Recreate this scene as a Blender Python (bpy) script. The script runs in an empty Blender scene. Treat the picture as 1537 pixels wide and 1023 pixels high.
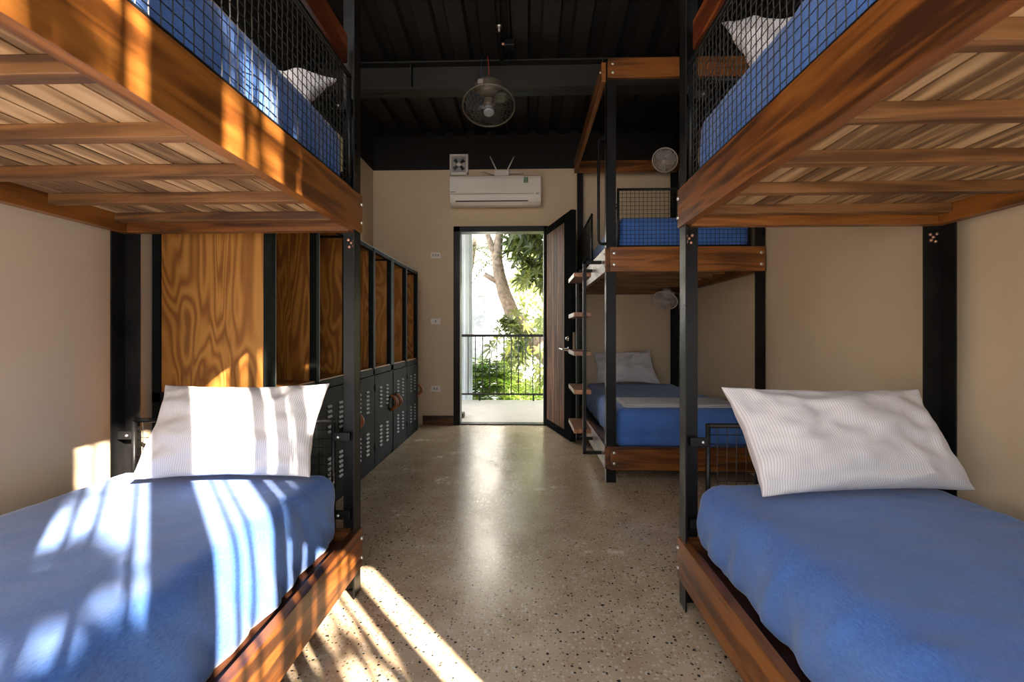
import bpy, bmesh, math, random
from mathutils import Vector, Matrix, noise
random.seed(7)
SC = bpy.context.scene
COL = SC.collection
V = Vector

# ------------------------------------------------------------------ camera / render look
cam_d = bpy.data.cameras.new('camera'); cam = bpy.data.objects.new('camera', cam_d); COL.objects.link(cam)
F_PX = 700.0
cam_d.sensor_width = 36.0; cam_d.sensor_fit = 'HORIZONTAL'
cam_d.lens = 36.0 * F_PX / 1537.0
cam_d.shift_y = -11.5 / 1537.0
cam_d.clip_start = 0.02
cam.location = (0, 0, 1.04)
cam.rotation_euler = (math.radians(90), 0, math.atan(21.5 / F_PX))
SC.camera = cam
SC.view_settings.view_transform = 'Standard'
SC.view_settings.look = 'None'
SC.view_settings.gamma = 1.0
SC.view_settings.use_curve_mapping = False
SC.view_settings.exposure = 0.75
SC.cycles.use_denoising = True
SC.cycles.max_bounces = 12
SC.cycles.diffuse_bounces = 7
SC.cycles.glossy_bounces = 5
SC.cycles.transparent_max_bounces = 12
SC.cycles.caustics_reflective = False
SC.cycles.caustics_refractive = False
SC.cycles.sample_clamp_indirect = 8.0

# ------------------------------------------------------------------ materials
def new_mat(name):
    m = bpy.data.materials.new(name); m.use_nodes = True
    nt = m.node_tree
    return m, nt, nt.nodes['Principled BSDF']

def N(nt, t, **kw):
    n = nt.nodes.new(t)
    for k, v in kw.items():
        if k in ('operation', 'blend_type', 'data_type', 'feature', 'noise_dimensions', 'attribute_name', 'wave_type', 'distance', 'voronoi_dimensions', 'invert'):
            setattr(n, k, v)
        else:
            n.inputs[k].default_value = v
    return n

def ramp(nt, src, stops):
    r = nt.nodes.new('ShaderNodeValToRGB')
    e = r.color_ramp.elements
    while len(e) < len(stops): e.new(0.5)
    for i, (p, c) in enumerate(stops):
        e[i].position = p
        e[i].color = (c[0], c[1], c[2], 1) if not isinstance(c, (int, float)) else (c, c, c, 1)
    nt.links.new(src, r.inputs['Fac'])
    return r

def L(nt, a, b): nt.links.new(a, b)

def bump(nt, bsdf, src, strength=0.2, dist=0.01):
    b = N(nt, 'ShaderNodeBump', Strength=strength, Distance=dist)
    L(nt, src, b.inputs['Height']); L(nt, b.outputs['Normal'], bsdf.inputs['Normal'])
    return b

def plain(name, col, rough=0.5, metal=0.0, spec=0.5, mottle=0.0, mscale=12.0, bumpy=0.0):
    m, nt, p = new_mat(name)
    p.inputs['Roughness'].default_value = rough
    p.inputs['Metallic'].default_value = metal
    p.inputs['Specular IOR Level'].default_value = spec
    p.inputs['Base Color'].default_value = (*col, 1)
    tc = N(nt, 'ShaderNodeTexCoord')
    n = N(nt, 'ShaderNodeTexNoise', Scale=mscale, Detail=6.0, Roughness=0.6)
    L(nt, tc.outputs['Object'], n.inputs['Vector'])
    if mottle:
        lo = [c * (1 - mottle) for c in col]; hi = [min(1, c * (1 + mottle)) for c in col]
        r = ramp(nt, n.outputs['Fac'], [(0.3, lo), (0.7, hi)])
        L(nt, r.outputs['Color'], p.inputs['Base Color'])
    if bumpy:
        bump(nt, p, n.outputs['Fac'], bumpy, 0.004)
    return m

def wood(name, axis, cols, rough=0.4, along=1.3, across=9.0, rings=5.0, coat=0.15, fine=0.35, bmp=0.12, spec=0.4):
    """grained timber: contour lines of a stretched noise, plus fine pores; each board shifted by its 'seed'"""
    m, nt, p = new_mat(name)
    tc = N(nt, 'ShaderNodeTexCoord')
    at = N(nt, 'ShaderNodeAttribute', attribute_name='seed')
    sc = [across] * 3; sc['xyz'.index(axis)] = along
    off = N(nt, 'ShaderNodeVectorMath', operation='SCALE'); off.inputs[0].default_value = (7.3, 13.1, 5.7)
    L(nt, at.outputs['Fac'], off.inputs['Scale'])
    add = N(nt, 'ShaderNodeVectorMath', operation='ADD')
    L(nt, tc.outputs['Object'], add.inputs[0]); L(nt, off.outputs['Vector'], add.inputs[1])
    mul = N(nt, 'ShaderNodeVectorMath', operation='MULTIPLY'); mul.inputs[1].default_value = sc
    L(nt, add.outputs['Vector'], mul.inputs[0])
    n1 = N(nt, 'ShaderNodeTexNoise', Scale=1.0, Detail=2.0, Roughness=0.5, Distortion=0.6)
    L(nt, mul.outputs['Vector'], n1.inputs['Vector'])
    k = N(nt, 'ShaderNodeMath', operation='MULTIPLY'); k.inputs[1].default_value = rings * 6.283
    L(nt, n1.outputs['Fac'], k.inputs[0])
    s = N(nt, 'ShaderNodeMath', operation='SINE'); L(nt, k.outputs[0], s.inputs[0])
    s2 = N(nt, 'ShaderNodeMath', operation='MULTIPLY_ADD'); s2.inputs[1].default_value = 0.5; s2.inputs[2].default_value = 0.5
    L(nt, s.outputs[0], s2.inputs[0])
    mul2 = N(nt, 'ShaderNodeVectorMath', operation='SCALE'); mul2.inputs['Scale'].default_value = 6.0
    L(nt, mul.outputs['Vector'], mul2.inputs[0])
    n2 = N(nt, 'ShaderNodeTexNoise', Scale=1.0, Detail=5.0, Roughness=0.65)
    L(nt, mul2.outputs['Vector'], n2.inputs['Vector'])
    n3 = N(nt, 'ShaderNodeTexNoise', Scale=2.2, Detail=2.0)
    L(nt, add.outputs['Vector'], n3.inputs['Vector'])
    mx = N(nt, 'ShaderNodeMix', data_type='FLOAT'); mx.inputs[0].default_value = fine
    L(nt, s2.outputs[0], mx.inputs[2]); L(nt, n2.outputs['Fac'], mx.inputs[3])
    mx2 = N(nt, 'ShaderNodeMix', data_type='FLOAT'); mx2.inputs[0].default_value = 0.4
    L(nt, mx.outputs[0], mx2.inputs[2]); L(nt, n3.outputs['Fac'], mx2.inputs[3])
    sd = N(nt, 'ShaderNodeMath', operation='MULTIPLY_ADD'); sd.inputs[1].default_value = 0.16; sd.inputs[2].default_value = -0.08
    L(nt, at.outputs['Fac'], sd.inputs[0])
    ad = N(nt, 'ShaderNodeMath', operation='ADD'); L(nt, mx2.outputs[0], ad.inputs[0]); L(nt, sd.outputs[0], ad.inputs[1])
    r = ramp(nt, ad.outputs[0], [(0.28, cols[0]), (0.5, cols[1]), (0.73, cols[2])])
    L(nt, r.outputs['Color'], p.inputs['Base Color'])
    p.inputs['Roughness'].default_value = rough
    p.inputs['Specular IOR Level'].default_value = spec
    p.inputs['Coat Weight'].default_value = coat
    p.inputs['Coat Roughness'].default_value = 0.25
    bump(nt, p, mx.outputs[0], bmp, 0.002)
    return m

RAIL = [(0.032, 0.009, 0.002), (0.130, 0.040, 0.0065), (0.245, 0.086, 0.0145)]
RAIL_RED_LIT = [(0.045, 0.010, 0.004), (0.13, 0.027, 0.007), (0.20, 0.060, 0.013)]
JOIST = [(0.05, 0.019, 0.006), (0.135, 0.056, 0.016), (0.23, 0.105, 0.036)]
PLANK = [(0.125, 0.066, 0.027), (0.33, 0.195, 0.087), (0.52, 0.34, 0.175)]
PLY = [(0.205, 0.072, 0.0115), (0.35, 0.14, 0.024), (0.45, 0.205, 0.044)]
DOORW = [(0.06, 0.024, 0.010), (0.17, 0.073, 0.034), (0.27, 0.135, 0.07)]
M = {}
for ax in 'xyz':
    M['rail_' + ax] = wood('varnished_wood_' + ax, ax, RAIL, 0.42, 1.5, 20, 2.2, coat=0.1, fine=0.5)
    M['joist_' + ax] = wood('joist_wood_' + ax, ax, JOIST, 0.55, 1.6, 22, 2.2, coat=0.03, fine=0.5)
    M['ply_' + ax] = wood('stained_plywood_' + ax, ax, PLY, 0.5, 0.9, 6.0, 13.0, coat=0.05, fine=0.38)
M['rail_red_lit'] = wood('red_lit_varnished_wood', 'y', RAIL_RED_LIT, 0.36, 1.6, 13, 1.8)  # same rail wood, with the red light on it put into the colour
M['plank'] = wood('bare_plank_wood', 'y', PLANK, 0.6, 1.5, 16, 1.8, coat=0.0)
M['deck'] = wood('dark_deck_wood', 'y', [(0.03, 0.010, 0.006), (0.075, 0.026, 0.012), (0.12, 0.045, 0.02)], 0.38, 1.5, 14, 1.8)
M['door_wood'] = wood('door_plank_wood', 'z', DOORW, 0.6, 1.2, 18, 1.6, coat=0.0, spec=0.06)
M['tread'] = wood('tread_wood', 'y', [(0.2, 0.07, 0.025), (0.36, 0.15, 0.06), (0.5, 0.25, 0.12)], 0.35, 2, 16, 1.6)
M['skirt'] = wood('baseboard_wood', 'x', RAIL, 0.4, 1.2, 14, 1.6)

def steel(name, col, rlo, rhi, spec=0.5, metal=0.0):
    m, nt, p = new_mat(name)
    tc = N(nt, 'ShaderNodeTexCoord')
    n = N(nt, 'ShaderNodeTexNoise', Scale=7.0, Detail=7.0, Roughness=0.65)
    L(nt, tc.outputs['Object'], n.inputs['Vector'])
    r = ramp(nt, n.outputs['Fac'], [(0.3, rlo), (0.7, rhi)]); L(nt, r.outputs['Color'], p.inputs['Roughness'])
    c = ramp(nt, n.outputs['Fac'], [(0.3, [x * 0.7 for x in col]), (0.75, [x * 1.5 for x in col])])
    L(nt, c.outputs['Color'], p.inputs['Base Color'])
    p.inputs['Specular IOR Level'].default_value = spec; p.inputs['Metallic'].default_value = metal
    bump(nt, p, n.outputs['Fac'], 0.05, 0.002)
    return m
M['steel'] = steel('black_steel', (0.0075, 0.0070, 0.0068), 0.26, 0.46, 0.17)
M['wire'] = plain('wire_steel', (0.012, 0.012, 0.0125), 0.4, 0.2, 0.4)
M['locker'] = steel('dark_green_grey_enamel', (0.0085, 0.0105, 0.0097), 0.5, 0.62, 0.05)
M['louver'] = plain('pale_lit_louver', (0.075, 0.08, 0.078), 0.45, 0.2, 0.3)  # pale tone paints in the light caught by the louvres
M['door_steel'] = steel('black_door_enamel', (0.0085, 0.009, 0.009), 0.6, 0.75, 0.0)
M['locker_edge'] = plain('locker_edge_glint', (0.07, 0.085, 0.078), 0.4, 0.3, 0.5, 0.2)  # pale tone stands in for the reflection along the frame edge
M['bolt'] = plain('zinc_bolt', (0.62, 0.60, 0.56), 0.3, 0.9)
M['copper'] = plain('worn_copper_bolt', (0.55, 0.30, 0.2), 0.35, 0.7)
M['chrome'] = plain('dull_chrome', (0.5, 0.48, 0.45), 0.25, 1.0)
M['white'] = plain('white_plastic', (0.72, 0.66, 0.60), 0.4, 0, 0.5)
M['grille'] = plain('grey_plastic', (0.35, 0.33, 0.31), 0.5)
M['fan_white'] = plain('white_fan_plastic', (0.62, 0.56, 0.49), 0.4)
M['fan_metal'] = plain('dusty_fan_metal', (0.13, 0.108, 0.086), 0.45, 0.3, 0.5, 0.25)
M['fan_blue'] = plain('blue_grey_blade', (0.022, 0.027, 0.032), 0.3)
M['fan_hub'] = plain('pale_blue_grey_hub', (0.24, 0.27, 0.30), 0.4)
M['dark_slot'] = plain('dark_slot', (0.02, 0.02, 0.02), 0.6)
M['sticker'] = plain('green_label', (0.02, 0.13, 0.035), 0.6)
M['grey_mark'] = plain('grey_print', (0.25, 0.22, 0.2), 0.6)
M['red_wire'] = plain('red_cable', (0.35, 0.03, 0.015), 0.5)
M['blue_wire'] = plain('blue_cable', (0.02, 0.03, 0.09), 0.5)
M['leather'] = plain('brown_wooden_handle', (0.30, 0.095, 0.03), 0.35, 0, 0.5, 0.35, 40)
M['black_paint'] = plain('black_ceiling_paint', (0.0095, 0.0082, 0.0075), 0.55, 0, 0.4, 0.2, 3)

def wall_mat():
    m, nt, p = new_mat('tan_plaster')
    tc = N(nt, 'ShaderNodeTexCoord')
    n = N(nt, 'ShaderNodeTexNoise', Scale=1.6, Detail=7.0, Roughness=0.6)
    L(nt, tc.outputs['Object'], n.inputs['Vector'])
    r = ramp(nt, n.outputs['Fac'], [(0.3, (0.545, 0.415, 0.275)), (0.7, (0.605, 0.47, 0.325))])
    n2 = N(nt, 'ShaderNodeTexNoise', Scale=60.0, Detail=4.0)
    L(nt, tc.outputs['Object'], n2.inputs['Vector'])
    # upper band of every wall is painted black (height 2.9 m, object space = world space for walls)
    sx = N(nt, 'ShaderNodeSeparateXYZ'); L(nt, tc.outputs['Object'], sx.inputs[0])
    g = N(nt, 'ShaderNodeMath', operation='GREATER_THAN'); g.inputs[1].default_value = 2.900
    L(nt, sx.outputs['Z'], g.inputs[0])
    mx = N(nt, 'ShaderNodeMix', data_type='RGBA')
    L(nt, g.outputs[0], mx.inputs[0]); L(nt, r.outputs['Color'], mx.inputs[6]); mx.inputs[7].default_value = (0.0085, 0.0072, 0.0064, 1)
    L(nt, mx.outputs[2], p.inputs['Base Color'])
    p.inputs['Roughness'].default_value = 0.75; p.inputs['Specular IOR Level'].default_value = 0.3
    bump(nt, p, n2.outputs['Fac'], 0.12, 0.002)
    return m
M['wall'] = wall_mat()

def floor_mat():
    m, nt, p = new_mat('polished_terrazzo')
    tc = N(nt, 'ShaderNodeTexCoord')
    base = N(nt, 'ShaderNodeTexNoise', Scale=5.0, Detail=8.0, Roughness=0.65)
    L(nt, tc.outputs['Object'], base.inputs['Vector'])
    b = ramp(nt, base.outputs['Fac'], [(0.28, (0.40, 0.275, 0.165)), (0.5, (0.50, 0.37, 0.24)), (0.72, (0.58, 0.45, 0.31))])
    col = b.outputs['Color']
    def chips(scale, thr, keep, colour, prev, seedoff):
        mp = N(nt, 'ShaderNodeMapping'); mp.inputs['Location'].default_value = (seedoff, seedoff * 1.7, 0)
        L(nt, tc.outputs['Object'], mp.inputs['Vector'])
        dn = N(nt, 'ShaderNodeTexNoise', Scale=scale * 0.8, Detail=3.0); L(nt, mp.outputs['Vector'], dn.inputs['Vector'])
        dv = N(nt, 'ShaderNodeVectorMath', operation='SCALE'); dv.inputs['Scale'].default_value = 0.9 / scale
        L(nt, dn.outputs['Color'], dv.inputs[0])
        av = N(nt, 'ShaderNodeVectorMath', operation='ADD'); L(nt, mp.outputs['Vector'], av.inputs[0]); L(nt, dv.outputs['Vector'], av.inputs[1])
        vo = N(nt, 'ShaderNodeTexVoronoi', Scale=scale, voronoi_dimensions='2D'); L(nt, av.outputs['Vector'], vo.inputs['Vector'])
        sep = N(nt, 'ShaderNodeSeparateColor'); L(nt, vo.outputs['Color'], sep.inputs[0])
        th = N(nt, 'ShaderNodeMath', operation='MULTIPLY'); th.inputs[1].default_value = thr
        L(nt, sep.outputs[1], th.inputs[0])
        lt = N(nt, 'ShaderNodeMath', operation='LESS_THAN'); L(nt, vo.outputs['Distance'], lt.inputs[0]); L(nt, th.outputs[0], lt.inputs[1])
        kp = N(nt, 'ShaderNodeMath', operation='LESS_THAN'); kp.inputs[1].default_value = keep; L(nt, sep.outputs[0], kp.inputs[0])
        ml = N(nt, 'ShaderNodeMath', operation='MULTIPLY'); L(nt, lt.outputs[0], ml.inputs[0]); L(nt, kp.outputs[0], ml.inputs[1])
        mx = N(nt, 'ShaderNodeMix', data_type='RGBA'); L(nt, ml.outputs[0], mx.inputs[0]); L(nt, prev, mx.inputs[6]); mx.inputs[7].default_value = (*colour, 1)
        return mx.outputs[2]
    col = chips(70, 0.42, 0.5, (0.60, 0.51, 0.40), col, 0.0)
    col = chips(85, 0.38, 0.30, (0.25, 0.155, 0.09), col, 3.1)
    col = chips(62, 0.32, 0.20, (0.035, 0.033, 0.034), col, 9.7)
    col = chips(34, 0.20, 0.10, (0.03, 0.03, 0.032), col, 5.2)
    L(nt, col, p.inputs['Base Color'])
    rn = N(nt, 'ShaderNodeTexNoise', Scale=2.5, Detail=6.0, Roughness=0.7); L(nt, tc.outputs['Object'], rn.inputs['Vector'])
    rr = ramp(nt, rn.outputs['Fac'], [(0.3, 0.16), (0.7, 0.30)]); L(nt, rr.outputs['Color'], p.inputs['Roughness'])
    p.inputs['Specular IOR Level'].default_value = 0.75
    bump(nt, p, base.outputs['Fac'], 0.03, 0.003)
    return m
M['floor'] = floor_mat()

def fabric(name, c0, c1, scale=260.0, rough=0.95, sheen=0.22):
    m, nt, p = new_mat(name)
    tc = N(nt, 'ShaderNodeTexCoord')
    mp = N(nt, 'ShaderNodeMapping'); mp.inputs['Scale'].default_value = (1.0, 0.3, 1.0); mp.inputs['Rotation'].default_value = (0, 0, 0.5)
    L(nt, tc.outputs['Object'], mp.inputs['Vector'])
    n = N(nt, 'ShaderNodeTexNoise', Scale=scale, Detail=3.0, Roughness=0.7); L(nt, mp.outputs['Vector'], n.inputs['Vector'])
    n2 = N(nt, 'ShaderNodeTexNoise', Scale=6.0, Detail=4.0); L(nt, tc.outputs['Object'], n2.inputs['Vector'])
    mx = N(nt, 'ShaderNodeMix', data_type='FLOAT'); mx.inputs[0].default_value = 0.35
    L(nt, n.outputs['Fac'], mx.inputs[2]); L(nt, n2.outputs['Fac'], mx.inputs[3])
    r = ramp(nt, mx.outputs[0], [(0.3, c0), (0.7, c1)]); L(nt, r.outputs['Color'], p.inputs['Base Color'])
    p.inputs['Roughness'].default_value = rough; p.inputs['Specular IOR Level'].default_value = 0.15
    p.inputs['Sheen Weight'].default_value = sheen; p.inputs['Sheen Roughness'].default_value = 0.5
    bump(nt, p, n.outputs['Fac'], 0.15, 0.002)
    return m
M['sheet'] = fabric('blue_cotton_sheet', (0.032, 0.092, 0.30), (0.080, 0.19, 0.50))

def stripes(name, base, line, count, axis=0):
    m, nt, p = new_mat(name)
    uv = N(nt, 'ShaderNodeUVMap')
    sx = N(nt, 'ShaderNodeSeparateXYZ'); L(nt, uv.outputs[0], sx.inputs[0])
    k = N(nt, 'ShaderNodeMath', operation='MULTIPLY'); k.inputs[1].default_value = count * 6.283; L(nt, sx.outputs[axis], k.inputs[0])
    s = N(nt, 'ShaderNodeMath', operation='SINE'); L(nt, k.outputs[0], s.inputs[0])
    r = ramp(nt, s.outputs[0], [(0.25, base), (0.62, line)])
    L(nt, r.outputs['Color'], p.inputs['Base Color'])
    tc = N(nt, 'ShaderNodeTexCoord')
    n = N(nt, 'ShaderNodeTexNoise', Scale=9.0, Detail=4.0); L(nt, tc.outputs['Object'], n.inputs['Vector'])
    bump(nt, p, n.outputs['Fac'], 0.3, 0.012)
    p.inputs['Roughness'].default_value = 0.9; p.inputs['Specular IOR Level'].default_value = 0.15
    p.inputs['Sheen Weight'].default_value = 0.1
    return m
M['pillow'] = stripes('striped_white_cotton', (0.60, 0.575, 0.57), (0.43, 0.415, 0.435), 92)
M['blanket'] = stripes('striped_grey_blanket', (0.50, 0.49, 0.50), (0.30, 0.30, 0.32), 16, 1)
M['concrete'] = plain('pale_balcony_concrete', (0.36, 0.33, 0.29), 0.4, 0, 0.5, 0.12, 6)
M['paving'] = plain('light_paving', (0.62, 0.58, 0.52), 0.8, 0, 0.3, 0.1, 2)
M['ext_white'] = plain('white_render', (0.80, 0.79, 0.77), 0.8, 0, 0.3, 0.05, 3)
M['ext_blue'] = plain('pale_blue_grey_paint', (0.30, 0.33, 0.345), 0.6, 0, 0.4, 0.1, 4)
M['ext_glass'] = plain('grey_pane', (0.26, 0.27, 0.28), 0.35)
M['grass'] = plain('garden_soil_and_grass', (0.12, 0.16, 0.05), 0.9, 0, 0.2, 0.5, 5)
M['bark'] = plain('grey_tan_bark', (0.20, 0.15, 0.11), 0.85, 0, 0.2, 0.5, 14, 0.6)
M['brown_block'] = plain('dark_brown_block', (0.035, 0.025, 0.015), 0.8)

def leaf_mat(name, c0, c1):
    m, nt, p = new_mat(name)
    at = N(nt, 'ShaderNodeAttribute', attribute_name='seed')
    r = ramp(nt, at.outputs['Fac'], [(0.0, c0), (1.0, c1)])
    L(nt, r.outputs['Color'], p.inputs['Base Color'])
    p.inputs['Roughness'].default_value = 0.4
    tr = N(nt, 'ShaderNodeBsdfTranslucent'); L(nt, r.outputs['Color'], tr.inputs['Color'])
    ms = N(nt, 'ShaderNodeMixShader'); ms.inputs[0].default_value = 0.4
    out = nt.nodes['Material Output']
    L(nt, p.outputs[0], ms.inputs[1]); L(nt, tr.outputs[0], ms.inputs[2]); L(nt, ms.outputs[0], out.inputs['Surface'])
    return m
M['leaf_tree'] = leaf_mat('tree_leaf', (0.014, 0.032, 0.006), (0.15, 0.165, 0.03))
M['leaf_bush'] = leaf_mat('bush_leaf', (0.05, 0.13, 0.010), (0.24, 0.33, 0.045))
M['leaf_pale'] = leaf_mat('pale_leaf', (0.16, 0.20, 0.05), (0.46, 0.48, 0.20))

# ------------------------------------------------------------------ mesh builder
class MB:
    def __init__(s):
        s.bm = bmesh.new(); s.seed = s.bm.faces.layers.float.new('seed'); s.smooth = False
    def _mark(s, seed=None, smooth=False):
        v = (random.random() * 0.98 + 0.01) if seed is None else seed
        for f in s.bm.faces:
            if f[s.seed] == 0.0:
                f[s.seed] = v; f.smooth = smooth
    def box(s, x0, x1, y0, y1, z0, z1, bev=0.0, seed=None, rot=None):
        r = bmesh.ops.create_cube(s.bm, size=1.0)
        c = V(((x0 + x1) / 2, (y0 + y1) / 2, (z0 + z1) / 2)); d = V((abs(x1 - x0), abs(y1 - y0), abs(z1 - z0)))
        for v in r['verts']:
            v.co = V((v.co.x * d.x, v.co.y * d.y, v.co.z * d.z))
        vs = r['verts']
        if bev:
            es = list({e for v in vs for e in v.link_edges})
            rb = bmesh.ops.bevel(s.bm, geom=es, offset=min(bev, min(d) * 0.45), segments=2, profile=0.6, affect='EDGES')
            vs = list({v for f in s.bm.faces if f[s.seed] == 0.0 for v in f.verts})
        for v in vs:
            if rot is not None: v.co = rot @ v.co
            v.co = v.co + c
        s._mark(seed); return s
    def tube(s, pts, r, n=8, cap=True, seed=None):
        """round bar along a polyline; r may be a list"""
        pts = [V(p) for p in pts]; rs = r if isinstance(r, (list, tuple)) else [r] * len(pts)
        rings = []
        up = None
        for i, p in enumerate(pts):
            if i == 0: t = pts[1] - p
            elif i == len(pts) - 1: t = p - pts[i - 1]
            else: t = (pts[i + 1] - p).normalized() + (p - pts[i - 1]).normalized()
            t.normalize()
            if up is None:
                up = V((0, 0, 1)) if abs(t.z) < 0.9 else V((1, 0, 0))
            a = t.cross(up)
            if a.length < 1e-4: a = t.cross(V((0.3, 1, 0.2)))
            a.normalize(); b = a.cross(t).normalized(); up = b
            rings.append([s.bm.verts.new(p + (a * math.cos(2 * math.pi * k / n) + b * math.sin(2 * math.pi * k / n)) * rs[i]) for k in range(n)])
        for i in range(len(rings) - 1):
            for k in range(n):
                s.bm.faces.new((rings[i][k], rings[i][(k + 1) % n], rings[i + 1][(k + 1) % n], rings[i + 1][k]))
        if cap:
            s.bm.faces.new(rings[0][::-1]); s.bm.faces.new(rings[-1])
        s._mark(seed, n > 4); return s
    def ring(s, c, axis, R, r, n=40, m=6):
        c = V(c); ax = V(axis).normalized()
        a = ax.orthogonal().normalized(); b = ax.cross(a)
        rows = []
        for i in range(n):
            t = 2 * math.pi * i / n; d = a * math.cos(t) + b * math.sin(t)
            rows.append([s.bm.verts.new(c + d * (R + r * math.cos(2 * math.pi * k / m)) + ax * r * math.sin(2 * math.pi * k / m)) for k in range(m)])
        for i in range(n):
            for k in range(m):
                s.bm.faces.new((rows[i][k], rows[(i + 1) % n][k], rows[(i + 1) % n][(k + 1) % m], rows[i][(k + 1) % m]))
        s._mark(None, True); return s
    def lathe(s, c, axis, prof, n=24, cap=True):
        """prof = [(distance along axis, radius)]"""
        c = V(c); ax = V(axis).normalized(); a = ax.orthogonal().normalized(); b = ax.cross(a)
        rows = [[s.bm.verts.new(c + ax * h + (a * math.cos(2 * math.pi * k / n) + b * math.sin(2 * math.pi * k / n)) * max(r, 1e-4)) for k in range(n)] for h, r in prof]
        for i in range(len(rows) - 1):
            for k in range(n):
                s.bm.faces.new((rows[i][k], rows[i][(k + 1) % n], rows[i + 1][(k + 1) % n], rows[i + 1][k]))
        if cap:
            s.bm.faces.new(rows[0][::-1]); s.bm.faces.new(rows[-1])
        s._mark(None, True); return s
    def prism(s, prof, axis, a0, a1, seed=None):
        """closed 2-D profile extruded along x, y or z"""
        def pt(p, a):
            return V((a, p[0], p[1])) if axis == 'x' else V((p[0], a, p[1])) if axis == 'y' else V((p[0], p[1], a))
        A = [s.bm.verts.new(pt(p, a0)) for p in prof]; B = [s.bm.verts.new(pt(p, a1)) for p in prof]
        n = len(prof)
        for i in range(n): s.bm.faces.new((A[i], A[(i + 1) % n], B[(i + 1) % n], B[i]))
        s.bm.faces.new(A[::-1]); s.bm.faces.new(B)
        s._mark(seed); return s
    def quad(s, a, b, c, d, seed=None):
        s.bm.faces.new([s.bm.verts.new(V(p)) for p in (a, b, c, d)]); s._mark(seed); return s
    def build(s, name, mat, parent=None, label=None):
        bmesh.ops.recalc_face_normals(s.bm, faces=s.bm.faces[:])
        if parent is not None:
            off = world_loc(parent)
            bmesh.ops.translate(s.bm, verts=s.bm.verts[:], vec=-off)
        me = bpy.data.meshes.new(name); s.bm.to_mesh(me); s.bm.free()
        me.materials.append(mat)
        o = bpy.data.objects.new(name, me); COL.objects.link(o)
        if parent is not None: o.parent = parent
        if label: o['label'] = label
        return o

def world_loc(o):
    l = V(o.location)
    while o.parent is not None:
        o = o.parent; l = l + V(o.location)
    return l

def thing(name, loc, label, cat, group=None):
    o = bpy.data.objects.new(name, None); COL.objects.link(o); o.location = loc
    o.empty_display_size = 0.1
    o['label'] = label; o['category'] = cat
    if group: o['group'] = group
    return o

def tag(o, label, cat, group=None, kind=None):
    o['label'] = label; o['category'] = cat
    if group: o['group'] = group
    if kind: o['kind'] = kind
    return o

def struct(o, label=None, cat=None):
    o['kind'] = 'structure'
    if label: o['label'] = label
    if cat: o['category'] = cat
    return o

def box(name, mat, parent, *a, **k):
    lab = k.pop('label', None)
    return MB().box(*a, **k).build(name, mat, parent, lab)

def bolt(parent, c, axis, r=0.009, h=0.006, mat='bolt'):
    MB().lathe(c, axis, [(-0.003, r), (h * 0.6, r), (h, r * 0.7)], 10).build('bolt', M[mat], parent)

# ------------------------------------------------------------------ the room
XL, XR, YB, YN, ZC = -1.75, 1.66, 5.285, -0.27, 3.27
YBEAM = 3.87
o = MB(); o.box(XL - 0.1, XR + 0.1, YN - 0.1, YB + 0.12, -0.15, 0.0); struct(o.build('floor', M['floor']), 'polished speckled terrazzo floor of the dormitory', 'floor')
o = MB(); o.box(XL - 0.12, XL, YN - 0.08, YB + 0.15, 0.0, 4.3); struct(o.build('wall_left', M['wall']), 'tan plastered left wall with a black painted top band', 'wall')
o = MB(); o.box(XR, XR + 0.12, YN - 0.08, YB + 0.15, 0.0, 4.3); struct(o.build('wall_right', M['wall']), 'tan plastered right wall with a black painted top band', 'wall')
DX0, DX1, DZ = -0.826, 0.245, 2.253          # rough door opening (outside of the black frame)
o = MB()
o.box(XL, DX0, YB, YB + 0.15, 0.0, 4.3); o.box(DX1, XR, YB, YB + 0.15, 0.0, 4.3); o.box(DX0, DX1, YB, YB + 0.15, DZ, 4.3)
struct(o.build('wall_back', M['wall']), 'tan plastered back wall around the open door, black above', 'wall')
# near wall, behind the camera, with two tall barred windows
W1 = (-0.06, 1.325, 0.10, 2.84); W2 = (-1.68, -0.29, 0.10, 3.6)
o = MB()
y0, y1 = YN - 0.08, YN
o.box(XL, W2[0], y0, y1, 0, 4.3); o.box(W2[1], W1[0], y0, y1, 0, 4.3); o.box(W1[1], XR, y0, y1, 0, 4.3)
for w in (W1, W2):
    o.box(w[0], w[1], y0, y1, 0, w[2]); o.box(w[0], w[1], y0, y1, w[3], 4.3)
struct(o.build('wall_near', M['wall']), 'tan plastered wall behind the viewer with two tall barred windows', 'wall')
def window(name, w, uprights, rails, label):
    r = bpy.data.objects.new(name, None); COL.objects.link(r); r.location = ((w[0] + w[1]) / 2, YN - 0.08, w[2])
    struct(r, label, 'window')
    yy = YN - 0.08
    f = MB()
    for a, b in ((w[0], w[0] + 0.02), (w[1] - 0.012, w[1])): f.box(a, b, yy - 0.01, yy + 0.02, w[2], w[3])
    f.box(w[0], w[1], yy - 0.01, yy + 0.02, w[2], w[2] + 0.03); f.box(w[0], w[1], yy - 0.01, yy + 0.02, w[3] - 0.03, w[3])
    f.build('window_frame', M['steel'], r)
    for x, wd in uprights:
        if wd > 0.03: MB().box(x - wd / 2, x + wd / 2, yy - 0.012, yy + 0.012, w[2], w[3]).build('window_stile', M['steel'], r)
        else: MB().tube([(x, yy, w[2]), (x, yy, w[3])], wd / 2, 8).build('window_bar', M['steel'], r)
    for z in rails: MB().box(w[0], w[1], yy - 0.006, yy + 0.006, z - 0.008, z + 0.008).build('window_rail', M['steel'], r)
window('window_1', W1, [(0.065, 0.016), (0.137, 0.016), (0.248, 0.016), (0.375, 0.155), (0.525, 0.016), (0.578, 0.016), (0.70, 0.055), (0.865, 0.05), (0.985, 0.014), (1.06, 0.022), (1.155, 0.07)], [],
       'tall barred window behind the viewer, letting the sun in')
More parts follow.
